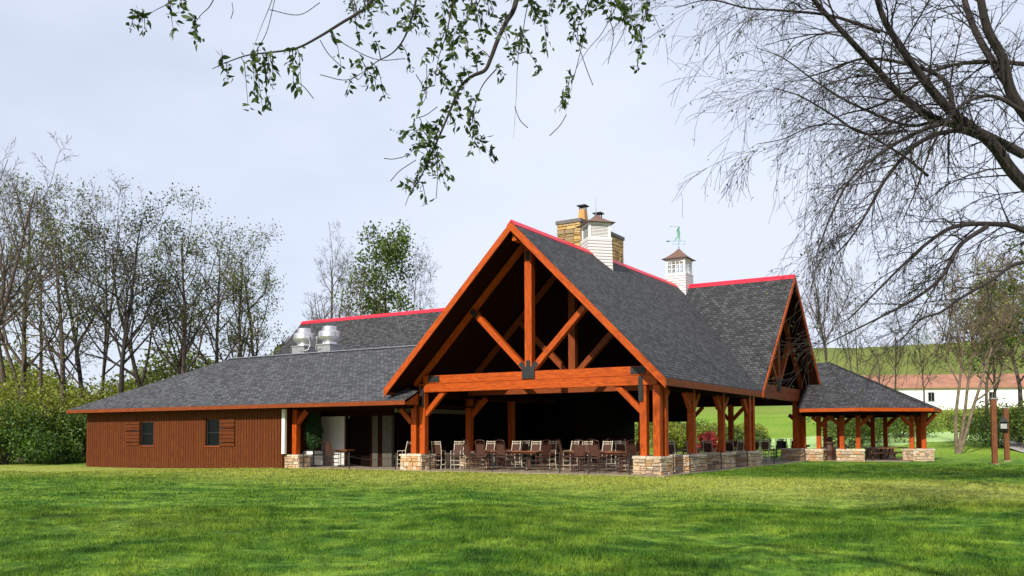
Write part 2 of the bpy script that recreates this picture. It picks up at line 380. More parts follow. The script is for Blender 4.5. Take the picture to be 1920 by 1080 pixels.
def blades(N, dmin, dmax, hmin, hmax, w, power):
    u = rng.random(N); d = (dmin**power + u*(dmax**power-dmin**power))**(1/power)
    s = (rng.random(N)*2-1)*0.68*d
    fx, fy = -math.sin(YAW), math.cos(YAW); rx, ry = math.cos(YAW), math.sin(YAW)
    x = rx*s+fx*d; y = ry*s+fy*d
    # keep off the building
    k = ~((y > 31.9) & (x > -50) & (x < -12.9)); x, y, d = x[k], y[k], d[k]; n = len(x)
    # clumping
    cl = 0.5+0.5*np.sin(x*2.3+np.sin(y*1.9)*2)*np.sin(y*2.7+np.sin(x*1.3)*2)
    h = (hmin+(hmax-hmin)*rng.random(n))*(0.45+0.9*cl); a = rng.random(n)*2*math.pi; ww = w*(0.6+0.8*rng.random(n))*np.clip(d/14, 1, 3)
    z = gz(x, y)-0.01
    bx, by = np.cos(a)*ww/2, np.sin(a)*ww/2; la = rng.random(n)*2*math.pi; ll = h*(0.2+0.7*rng.random(n))
    P0 = np.stack([x-bx, y-by, z], 1); P1 = np.stack([x+bx, y+by, z], 1); P2 = np.stack([x+np.cos(la)*ll, y+np.sin(la)*ll, z+h], 1)
    Vv = np.stack([P0, P1, P2], 1).reshape(-1, 3)
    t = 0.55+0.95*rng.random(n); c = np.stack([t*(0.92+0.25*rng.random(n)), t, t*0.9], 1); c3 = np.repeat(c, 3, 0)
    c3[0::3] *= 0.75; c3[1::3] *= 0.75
    return Vv, c3
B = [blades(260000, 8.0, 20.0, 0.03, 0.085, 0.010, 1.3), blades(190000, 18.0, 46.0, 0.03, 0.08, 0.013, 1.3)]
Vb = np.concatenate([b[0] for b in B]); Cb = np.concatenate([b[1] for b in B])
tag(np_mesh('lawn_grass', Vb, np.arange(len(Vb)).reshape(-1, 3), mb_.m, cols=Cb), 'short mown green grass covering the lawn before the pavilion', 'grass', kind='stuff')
# patio slab
m = MB(); m.box((-25.9, 31.75, -0.25), (-12.75, 57.2, 0.035)); m.box((-33.2, 32.1, -0.25), (-25.9, 37, 0.030)); m.box((-14.0, 55.6, -0.2), (-7.3, 62.0, 0.028))
tag(m.build('patio', MAT['slab']), kind='structure')
# far path and putting green
def drape(name, pts, mat, off):
    c = np.mean(pts, 0); m = MB(); n = len(pts); K = 6
    for i in range(n):
        a, b = np.array(pts[i]), np.array(pts[(i+1) % n])
        for k in range(K):
            q = []
            for (p, t) in ((a, k/K), (b, k/K), (b, (k+1)/K), (a, (k+1)/K)):
                w = c+(p-c)*t; q.append((w[0], w[1], float(gz(w[0], w[1]))+off))
            if k == 0: q = q[1:]
            m.face(q)
    return tag(m.build(name, mat), kind='structure')
mgr = NM('putting_turf'); mgr.color(mgr.ramp(mgr.noise(mgr.pos(), 0.5, 3), [(0.3, (0.30, 0.46, 0.13)), (0.7, (0.38, 0.54, 0.20))])); mgr.set(Roughness=0.9)
c0 = atY(1440, 88)
drape('putting_green', [(c0[0]+13*math.cos(a), c0[1]+8*math.sin(a)) for a in np.linspace(0, 2*math.pi, 25)[:-1]], mgr.m, 0.05)
c0 = atY(1710, 98)
drape('putting_green', [(c0[0]+11*math.cos(a), c0[1]+7*math.sin(a)) for a in np.linspace(0, 2*math.pi, 25)[:-1]], mgr.m, 0.05)
# ------------------------------------------------------------------ stone work
STC = [(0.62, 0.46, 0.30), (0.68, 0.52, 0.35), (0.56, 0.40, 0.26), (0.62, 0.38, 0.19), (0.46, 0.35, 0.26), (0.70, 0.56, 0.40), (0.58, 0.34, 0.16), (0.62, 0.48, 0.36)]
YLC = [(0.55, 0.36, 0.12), (0.62, 0.44, 0.18), (0.45, 0.30, 0.12), (0.50, 0.38, 0.20), (0.36, 0.26, 0.14), (0.66, 0.48, 0.22)]
def stonework(m, lo, hi, seed, cols=STC, row=(0.12, 0.22), ln=(0.18, 0.46)):
    r = random.Random(seed); (x0, y0, z0), (x1, y1, z1) = lo, hi
    g = 0.012
    m.box((x0+0.035, y0+0.035, z0), (x1-0.035, y1-0.035, z1), c=(0.36, 0.27, 0.18))
    def face(o, du, L, nrm):
        z = z0
        while z < z1-0.03:
            h = min(r.uniform(*row), z1-z)
            if z1-z-h < 0.06: h = z1-z
            u = 0
            while u < L-0.02:
                l = min(r.uniform(*ln), L-u)
                if L-u-l < 0.10: l = L-u
                parts = [(z, z+h)] if (h < 0.14 or r.random() < 0.65) else [(z, z+h*0.5), (z+h*0.5, z+h)]
                for za, zb in parts:
                    c = r.choice(cols); k = r.uniform(0.8, 1.12); c = tuple(v*k for v in c); d = r.uniform(0.0, 0.03)
                    j = lambda: r.uniform(-0.014, 0.014)
                    q = []
                    for uu, zz in ((u+g, za+g), (u+l-g, za+g), (u+l-g, zb-g), (u+g, zb-g)):
                        uj, zj = uu+j(), zz+j(); q.append((o[0]+du[0]*uj+nrm[0]*d, o[1]+du[1]*uj+nrm[1]*d, zj))
                    bk = [(p[0]-nrm[0]*0.06, p[1]-nrm[1]*0.06, p[2]) for p in q]
                    ins = [tuple(np.array(p)*0.88+np.mean(q, 0)*0.12+np.array([nrm[0], nrm[1], 0])*0.016) for p in q]
                    m.face(ins, None, c)
                    for i in range(4):
                        jn = (i+1) % 4; m.face([q[i], q[jn], ins[jn], ins[i]], None, c); m.face([bk[i], bk[jn], q[jn], q[i]], None, c)
                u += l
            z += h
    face((x0, y0), (1, 0), x1-x0, (0, -1)); face((x1, y0), (0, 1), y1-y0, (1, 0))
    face((x1, y1), (-1, 0), x1-x0, (0, 1)); face((x0, y1), (0, -1), y1-y0, (-1, 0))
def capstones(m, lo, hi, seed):
    r = random.Random(seed); (x0, y0, z0), (x1, y1, z1) = lo, hi
    nxx = max(2, int((x1-x0)/0.42)); nyy = max(2, int((y1-y0)/0.42))
    for i in range(nxx):
        for j in range(nyy):
            a, b = x0+(x1-x0)*i/nxx, x0+(x1-x0)*(i+1)/nxx; c, d = y0+(y1-y0)*j/nyy, y0+(y1-y0)*(j+1)/nyy
            e = lambda: r.uniform(-0.02, 0.02)
            t = z1+r.uniform(-0.015, 0.015)
            A, Bq, Cq, D = a+(e() if i == 0 else 0.006), b+(e() if i == nxx-1 else -0.006), c+(e() if j == 0 else 0.006), d+(e() if j == nyy-1 else -0.006)
            m.hexa([(A, Cq, z0), (Bq, Cq, z0), (Bq, D, z0), (A, D, z0), (A+0.012, Cq+0.012, t), (Bq-0.012, Cq+0.012, t), (Bq-0.012, D-0.012, t), (A+0.012, D-0.012, t)])
def pier(parent, x0, y0, x1, y1, seed, h=0.76, base=-0.3):
    m = MB(); stonework(m, (x0, y0, base), (x1, y1, h-0.09), seed); p = m.build('stone_pier', MAT['stone'], parent)
    c = MB(); capstones(c, (x0-0.045, y0-0.045, h-0.09), (x1+0.045, y1+0.045, h), seed+1); c.build('cap_stone', MAT['cap'], p)
    return p
# ------------------------------------------------------------------ pavilion
PV = thing('timber_pavilion', 'large open timber pavilion with dark shingled gables, red ridges and stone piers', 'pavilion', (0, 0, 0))
RX, RY, RZ = -19.05, 50.1, 10.45       # main ridge x, cross ridge y, ridge height
HW, EZ = 6.72, 3.73                    # half width, eave height of roof surface
X0, X1, YF, YB = RX-HW, RX+HW, 30.95, RY+HW
TX0, TX1, YV = -50.0, -12.28, RY-HW
t = 0.16
RA = MB()
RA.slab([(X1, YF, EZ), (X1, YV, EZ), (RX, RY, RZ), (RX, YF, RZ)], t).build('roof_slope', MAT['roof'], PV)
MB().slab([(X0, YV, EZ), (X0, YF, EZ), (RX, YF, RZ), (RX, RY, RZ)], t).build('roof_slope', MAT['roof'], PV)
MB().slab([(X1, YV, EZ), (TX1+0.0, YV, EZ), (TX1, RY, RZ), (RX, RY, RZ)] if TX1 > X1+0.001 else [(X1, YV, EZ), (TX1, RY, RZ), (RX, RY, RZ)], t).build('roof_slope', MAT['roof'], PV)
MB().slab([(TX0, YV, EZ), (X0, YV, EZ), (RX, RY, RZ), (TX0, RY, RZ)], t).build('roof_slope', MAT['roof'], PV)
MB().slab([(TX1, YB, EZ), (TX0, YB, EZ), (TX0, RY, RZ), (TX1, RY, RZ)], t).build('roof_slope', MAT['roof'], PV)
# wing roof (hipped)
WE, WS = 3.17, 0.493; HY = 37.5; HZ = WE+WS*(HY-31); hx = -50.1+(HY-31)
wr = MB(); wr.slab([(-50.1, 31, WE), (-24.6, 31, WE), (-24.6, 31.9, WE+WS*0.9), (-25.70, 32.3, WE+WS*1.3), (-23.1, HY, HZ), (hx, HY, HZ)], 0.10)
wr.slab([(-50.1, 47, WE), (-50.1, 31, WE), (hx, HY, HZ), (hx, 47, HZ)], 0.10)
wr.build('wing_roof', MAT['roof2'], PV)
MB().box((hx, HY, HZ-0.2), (-23.3, 46.5, HZ-0.06)).build('flat_roof', MAT['flash'], PV)
MB().beam((hx, HY, HZ+0.01), (-23.1, HY, HZ+0.01), 0.34, 0.05).build('ridge_flashing', MAT['flash'], PV)
# red ridge caps: two folded strips
def ridge_cap(a, b, side, name='ridge_cap'):
    a = np.array(a, float); b = np.array(b, float); s = np.array(side, float)*0.20; d = np.array([0, 0, -0.20]); up = np.array([0, 0, 0.035])
    m = MB()
    for k in (1, -1):
        m.hexa([tuple(p) for p in ((a+s*k+d+up*0.3), (b+s*k+d+up*0.3), (b+up*0.3), (a+up*0.3), (a+s*k+d+up*1.5), (b+s*k+d+up*1.5), (b+up*2.2), (a+up*2.2))])
    m.build(name, MAT['red'], PV)
ridge_cap((RX, YF-0.02, RZ), (RX, RY-0.1, RZ), (1, 0, 0)); ridge_cap((TX0-0.02, RY, RZ), (TX1+0.02, RY, RZ), (0, 1, 0))
# rake boards
def rake(p, q, w=0.32, th=0.06, off=(0, 0, -0.17), out=(0, -1, 0), name='rake_board'):
    p = np.array(p, float); q = np.array(q, float); o = np.array(out, float)*th/2
    d = q-p; d[2] = 0; a = p; b = q; W_ = w*1.15
    th_ = np.array(out, float)*th
    m = MB(); q8 = [a+[0, 0, -W_], b+[0, 0, -W_], b+[0, 0, -W_]+th_, a+[0, 0, -W_]+th_, a, b, b+th_, a+th_]
    fl = [q8[3], q8[2], q8[1], q8[0], q8[7], q8[6], q8[5], q8[4]]
    for f in ((0, 3, 2, 1), (4, 5, 6, 7), (0, 1, 5, 4), (1, 2, 6, 5), (2, 3, 7, 6), (3, 0, 4, 7)):
        m.face([fl[i] for i in f], q-p)
    return m.build(name, MAT['timber'], PV)
rake((RX, YF, RZ-0.03), (X1, YF, EZ-0.03)); rake((X0, YF, EZ-0.03), (RX, YF, RZ-0.03))
rake((TX1, YV, EZ-0.03), (TX1, RY, RZ-0.03), 0.24, out=(1, 0, 0)); rake((TX1, RY, RZ-0.03), (TX1, YB, EZ-0.03), 0.24, out=(1, 0, 0))
# eave fascia
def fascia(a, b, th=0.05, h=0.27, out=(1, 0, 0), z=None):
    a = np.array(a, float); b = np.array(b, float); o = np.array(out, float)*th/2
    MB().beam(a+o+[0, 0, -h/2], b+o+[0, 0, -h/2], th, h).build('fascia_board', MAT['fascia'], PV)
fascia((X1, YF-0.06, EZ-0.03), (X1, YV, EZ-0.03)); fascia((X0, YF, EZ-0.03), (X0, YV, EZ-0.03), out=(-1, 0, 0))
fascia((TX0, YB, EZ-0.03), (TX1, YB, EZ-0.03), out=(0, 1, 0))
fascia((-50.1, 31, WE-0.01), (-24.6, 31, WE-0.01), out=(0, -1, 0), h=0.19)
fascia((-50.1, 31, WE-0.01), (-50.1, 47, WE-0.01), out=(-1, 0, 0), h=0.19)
MB().face([(-24.6, 30.95, WE-0.2), (-24.6, 31.9, WE-0.2), (-24.6, 31.9, WE+0.42), (-24.6, 30.95, WE)]).face([(-24.63, 30.95, WE), (-24.63, 31.9, WE+0.42), (-24.63, 31.9, WE-0.2), (-24.63, 30.95, WE-0.2)]).build('fascia_return', MAT['fascia'], PV)
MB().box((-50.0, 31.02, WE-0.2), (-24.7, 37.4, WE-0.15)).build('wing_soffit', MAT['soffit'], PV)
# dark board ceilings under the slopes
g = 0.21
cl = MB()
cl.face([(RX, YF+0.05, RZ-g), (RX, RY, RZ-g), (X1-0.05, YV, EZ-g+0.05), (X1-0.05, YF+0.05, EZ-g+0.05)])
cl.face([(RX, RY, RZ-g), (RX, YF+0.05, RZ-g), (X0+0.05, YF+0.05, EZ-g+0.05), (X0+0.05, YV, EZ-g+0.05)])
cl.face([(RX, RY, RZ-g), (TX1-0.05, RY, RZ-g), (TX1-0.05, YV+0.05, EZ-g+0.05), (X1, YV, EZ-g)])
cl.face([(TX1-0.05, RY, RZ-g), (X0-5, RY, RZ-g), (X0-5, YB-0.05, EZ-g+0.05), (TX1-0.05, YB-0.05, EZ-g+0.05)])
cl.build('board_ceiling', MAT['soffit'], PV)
# purlins and ridge beam
MB().beam((RX, YF+0.25, RZ-0.55), (RX, RY, RZ-0.55), 0.22, 0.42).build('ridge_beam', MAT['timber'], PV)
MB().beam((TX1-0.3, RY, RZ-0.55), (RX-4, RY, RZ-0.55), 0.22, 0.42).build('ridge_beam', MAT['timber'], PV)
# trusses
def bolts(m, c, du, dv, nu, nv, su, sv, out):
    c, du, dv, out = map(lambda a: np.array(a, float), (c, du, dv, out))
    for i in range(nu):
        for j in range(nv):
            p = c+du*su*(i-(nu-1)/2)+dv*sv*(j-(nv-1)/2)
            m.tube([p, p+out*0.02], 0.016, 6)
def plate(o, du, dv, w, h, out, nu=2, nv=2, parent=None, name='steel_plate'):
    o, du, dv, out = map(lambda a: np.array(a, float), (o, du, dv, out)); m = MB()
    q = [o+du*a*w/2+dv*b*h/2+out*c*0.006 for c in (-1, 1) for a, b in ((-1, -1), (1, -1), (1, 1), (-1, 1))]
    m.hexa([tuple(p) for p in q]); bolts(m, o+out*0.006, du, dv, nu, nv, w/(nu+0.3), h/(nv+0.3), out); m.build(name, MAT['black'], parent or PV)
def truss(c, along, out, full=True, hw=5.55):
    """c = centre at ground; along = horizontal unit vector; out = outward unit vector"""
    TM = MAT['timber'] if full and out[1] < -0.5 else MAT['fascia']  # inner and side trusses: their shade is painted in as darker wood
    c, A, O = map(lambda a: np.array(a, float), (c, along, out)); Z = np.array([0, 0, 1.0])
    P = lambda s, z, o=0: c+A*s+Z*z+O*o
    lo = MB().beam(P(-hw-0.25, 3.75), P(hw+0.25, 3.75), 0.30, 0.37, Z).build('lower_beam', TM, PV)
    up = MB().beam(P(-hw-0.05, 4.135), P(hw+0.05, 4.135), 0.20, 0.36, Z).build('tie_beam', TM, PV)
    kp = MB().beam(P(0, 4.32), P(0, 9.9), 0.34, 0.30, O).build('king_post', TM, PV)
    for s in (-1, 1):
        MB().beam(P(s*6.1, 4.32-0.40), P(s*0.1, 10.32-0.40), 0.20, 0.24, O).build('top_chord', TM, PV)
        MB().beam(P(s*0.22, 4.45), P(s*2.95, 7.16), 0.24, 0.26, O).build('diagonal_strut', TM, PV)
        if full:
            dd = (A*s+Z)/math.sqrt(2); pp = (-A*s+Z)/math.sqrt(2)
            plate(P(s*2.78, 6.98, 0.14), pp*s if False else np.cross(dd, O), dd, 0.24, 0.42, O, 2, 3)
            plate(P(s*(hw-0.55), 4.15, 0.13), A, Z, 0.62, 0.28, O, 3, 2)
    if full:
        plate(P(0, 4.25, 0.155), A, Z, 0.62, 0.5, O, 3, 3); plate(P(0, 4.62, 0.157), A, Z, 0.2, 0.3, O, 2, 2); plate(P(0, 9.25, 0.155), A, Z, 0.2, 0.4, O, 2, 3)
        for s in (-1, 1):
            plate(P(s*0.31, 4.56, 0.136), (A*s-Z)/1.4142, (A*s+Z)/1.4142, 0.22, 0.30, O, 2, 2)
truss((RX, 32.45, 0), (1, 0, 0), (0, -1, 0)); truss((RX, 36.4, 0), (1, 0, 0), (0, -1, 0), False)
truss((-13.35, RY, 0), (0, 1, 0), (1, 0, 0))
# posts, piers, knee braces
def post(x, y, z0=0.74, z1=3.56, w=0.29, parent=None):
    return MB().beam((x, y, z0), (x, y, z1), w, w, (0, 1, 0)).build('post', MAT['timber'], parent or PV, bevel=0.012)
def knee(a, b, parent=None): MB().beam(a, b, 0.17, 0.22).build('knee_brace', MAT['timber'], parent or PV)
pier(PV, -14.20, 32.14, -13.08, 33.42, 1); pier(PV, -25.80, 32.14, -24.62, 33.20, 3)
post(-13.86, 32.50); post(-13.30, 32.50); post(-13.30, 33.10); post(-25.22, 32.50); post(-24.72, 32.50); post(-25.22, 33.0)
plate((-13.92, 32.285, 3.42), (1, 0, 0), (0, 0, 1), 0.19, 0.98, (0, -1, 0), 2, 6); plate((-24.68, 32.285, 3.38), (1, 0, 0), (0, 0, 1), 0.19, 0.98, (0, -1, 0), 2, 6)
knee((-24.6, 32.5, 2.55), (-23.55, 32.5, 3.6)); knee((-13.98, 32.5, 2.55), (-15.05, 32.5, 3.6))
for k, (ya, yb, yp) in enumerate(((35.48, 37.56, 36.75), (39.46, 41.55, 40.75), (43.43, 46.1, 44.9))):
    pier(PV, -14.22, ya, -13.12, yb, 10+2*k); post(-13.48, yp)
    for s in (-1, 1): knee((-13.48, yp+s*0.12, 2.65), (-13.48, yp+s*0.85, 3.42))
    
    if k < 2: pier(PV, -25.80, ya+0.2, -24.62, yb-0.4, 30+2*k); post(-25.1, yp)
    if k == 0: knee((-24.98, yp, 2.55), (-24.1, yp, 3.42)); knee((-25.1, yp+0.12, 2.65), (-25.1, yp+0.85, 3.42))
post(-13.48, 45.55)
knee((-13.48, 33.2, 2.6), (-13.48, 34.0, 3.42))
for x in (-13.45, -25.05): MB().beam((x, 32.6, 3.56), (x, 45.6, 3.56), 0.2, 0.30).build('plate_beam', MAT['soffit'], PV)  # shade under the roof painted in by using the dark board colour
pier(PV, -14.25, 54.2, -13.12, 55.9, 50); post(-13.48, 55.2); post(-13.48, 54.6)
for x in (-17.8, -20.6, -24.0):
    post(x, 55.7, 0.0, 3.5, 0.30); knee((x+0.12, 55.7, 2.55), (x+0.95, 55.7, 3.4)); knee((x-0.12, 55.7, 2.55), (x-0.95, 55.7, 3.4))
MB().beam((-26, 55.7, 3.55), (-13.2, 55.7, 3.55), 0.22, 0.32).build('plate_beam', MAT['soffit'], PV)  # back beam darkened the same way, shade put into its colour
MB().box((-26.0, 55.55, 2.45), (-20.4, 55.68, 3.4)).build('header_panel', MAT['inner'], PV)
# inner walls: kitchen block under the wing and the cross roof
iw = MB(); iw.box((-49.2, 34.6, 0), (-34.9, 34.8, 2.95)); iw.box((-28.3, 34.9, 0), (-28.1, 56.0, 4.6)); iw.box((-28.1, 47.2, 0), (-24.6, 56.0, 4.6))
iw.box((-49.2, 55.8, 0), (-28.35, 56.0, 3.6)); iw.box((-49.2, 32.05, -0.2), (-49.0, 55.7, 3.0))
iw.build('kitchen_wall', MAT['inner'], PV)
MB().box((-34.9, 34.55, 0.0), (-31.45, 34.75, 2.72)).build('plaster_wall', MAT['plaster'], PV)
for a_, b_ in ((-29.55, -29.2), (-28.9, -28.3)): MB().box((a_, 34.55, 0.0), (b_, 34.75, 2.72)).build('shade_toned_strip', plain('shade_toned_plaster', (0.085, 0.075, 0.06), 0.9), PV)  # porch wall strips, their shade painted in as a darker plaster tone
MB().box((-31.45, 34.62, 0.0), (-31.3, 34.72, 2.72)).box((-29.75, 34.60, 0), (-29.55, 34.72, 2.72)).box((-34.9, 34.5, 2.60), (-28.2, 34.55, 2.95)).box((-29.2, 34.58, 0.0), (-28.9, 34.70, 2.72)).build('door_frame', MAT['soffit'], PV)
MB().box((-31.3, 34.78, 0.0), (-29.75, 34.82, 2.72)).build('door', MAT['inner'], PV)
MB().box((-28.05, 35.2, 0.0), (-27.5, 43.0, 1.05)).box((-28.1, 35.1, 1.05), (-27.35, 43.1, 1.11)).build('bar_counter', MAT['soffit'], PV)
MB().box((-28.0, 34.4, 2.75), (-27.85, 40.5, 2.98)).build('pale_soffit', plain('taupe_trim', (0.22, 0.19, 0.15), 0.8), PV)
# wing wall with windows
sw = MB(); WY = 31.8
wins = [(-44.22, -43.13, 1.08, 2.40), (-38.71, -37.70, 1.08, 2.48)]
xs_ = [-49.35]
for a, b, c, d in wins:
    sw.face([(xs_[-1], WY, -0.4), (a, WY, -0.4), (a, WY, 3.0), (xs_[-1], WY, 3.0)])
    sw.face([(a, WY, -0.4), (b, WY, -0.4), (b, WY, c), (a, WY, c)]); sw.face([(a, WY, d), (b, WY, d), (b, WY, 3.0), (a, WY, 3.0)])
    for P_ in ([(a, WY, c), (a, WY+0.18, c), (a, WY+0.18, d), (a, WY, d)], [(b, WY, d), (b, WY+0.18, d), (b, WY+0.18, c), (b, WY, c)], [(a, WY, d), (a, WY+0.18, d), (b, WY+0.18, d), (b, WY, d)], [(a, WY+0.18, c), (a, WY, c), (b, WY, c), (b, WY+0.18, c)]): sw.face(P_)
    xs_.append(b)
sw.face([(xs_[-1], WY, -0.4), (-33.05, WY, -0.4), (-33.05, WY, 3.0), (xs_[-1], WY, 3.0)])
sw.face([(-33.05, WY, -0.4), (-33.05, 34.6, -0.4), (-33.05, 34.6, 3.0), (-33.05, WY, 3.0)])
sw.face([(-49.35, 56, -0.4), (-49.35, WY, -0.4), (-49.35, WY, 3.0), (-49.35, 56, 3.0)])
sw.build('siding_wall', MAT['siding'], PV)
for k, (a, b, c, d) in enumerate(wins):
    wdw = MB()
    for P_, Q in (((a, WY+0.05, c), (a+0.05, WY+0.11, d)), ((b-0.05, WY+0.05, c), (b, WY+0.11, d)), ((a+0.05, WY+0.05, c), (b-0.05, WY+0.11, c+0.05)), ((a+0.05, WY+0.05, d-0.05), (b-0.05, WY+0.11, d)), ((a+0.05, WY+0.06, (c+d)/2-0.02), (b-0.05, WY+0.10, (c+d)/2+0.02))): wdw.box(P_, Q)
    w_ = wdw.build('window', MAT['black'], PV)
    MB().box((a+0.05, WY+0.08, c+0.05), (b-0.05, WY+0.085, d-0.05)).build('pane', MAT['glassdark'], w_)
    MB().box((a-0.12, WY-0.05, c-0.07), (b+0.12, WY+0.02, c)).build('sill', MAT['fascia'], w_)
    MB().box((a-0.06, WY-0.03, c), (a, WY+0.0, d+0.06)).build('green_jamb' if False else 'casing', MAT['soffit'], w_)
    sx = (a-1.28, a-0.12) if k == 0 else (b+0.05, b+1.20)
    s = MB(); s.box((sx[0], WY-0.05, c), (sx[1], WY-0.02, d), (0, 0, 1)); sh = s.build('shutter', MAT['siding'], PV)
    s = MB()
    for zz in (c+0.16, d-0.5): s.box((sx[0], WY-0.07, zz), (sx[1], WY-0.05, zz+0.05))
    s.build('shutter_batten', MAT['soffit'], sh)
    s = MB(); hx0 = sx[1]-0.42 if k == 0 else sx[0]
    for zz in (c+0.17, d-0.49): s.box((hx0, WY-0.085, zz), (hx0+0.42, WY-0.07, zz+0.035))
    s.build('strap_hinge', MAT['black'], sh)
MB().box((-33.06, WY-0.045, 0.70), (-32.86, WY+0.1, 2.93)).build('corner_trim', MAT['white'], PV)
pier(PV, -33.25, 32.0, -32.15, 32.85, 60, h=0.66, base=-0.4); post(-32.68, 32.38, 0.64, 2.92)
knee((-32.55, 32.38, 2.25), (-31.95, 32.38, 2.85)); knee((-25.35, 32.4, 2.2), (-25.95, 32.4, 2.8))
MB().beam((-33.0, 32.4, 2.92), (-25.2, 32.4, 2.92), 0.2, 0.14).build('porch_beam', MAT['soffit'], PV)
# chimney
CHX, CHY = -20.15, 40.45
d_ = ray(1088, 409); tt = (CHX)/d_[0]; CHY = (d_*tt)[1]
lft = atY(1045, CHY, 414)[0]; rgt = atXv(1168, CHX, 440)[1]; ctop = 1.6+ray(1088, 409)[2]*tt
m = MB(); stonework(m, (lft, CHY, 7.5), (CHX, rgt, ctop-0.18), 88, YLC, (0.13, 0.24), (0.22, 0.55)); m.v = [(a_, b_, max(c_, RZ-abs(a_-RX)-0.1)) for a_, b_, c_ in m.v]; ch = m.build('chimney', MAT['stone'], PV)
MB().box((lft-0.07, CHY-0.07, ctop-0.18), (CHX+0.07, rgt+0.07, ctop)).build('chimney_cap', plain('dark_slate', (0.13, 0.115, 0.105), 0.7), ch)
terracotta = plain('ochre_clay', (0.50, 0.26, 0.09), 0.8)
for px in (1093, 1122):
    xc = (lft+CHX)/2; yy = atXv(px, xc, 400)[1]; m = MB(); hh = 0.86
    m.hexa([(xc-0.24, yy-0.24, ctop), (xc+0.24, yy-0.24, ctop), (xc+0.24, yy+0.24, ctop), (xc-0.24, yy+0.24, ctop), (xc-0.15, yy-0.15, ctop+hh), (xc+0.15, yy-0.15, ctop+hh), (xc+0.15, yy+0.15, ctop+hh), (xc-0.15, yy+0.15, ctop+hh)])
    pot = m.build('chimney_pot', terracotta, ch)
    m = MB()
    for i in (-1, 1):
        for j in (-1, 1): m.box((xc+i*0.12-0.025, yy+j*0.12-0.025, ctop+hh), (xc+i*0.12+0.025, yy+j*0.12+0.025, ctop+hh+0.16))
    m.box((xc-0.24, yy-0.24, ctop+hh+0.16), (xc+0.24, yy+0.24, ctop+hh+0.22)); m.build('pot_cowl', MAT['black'], pot)
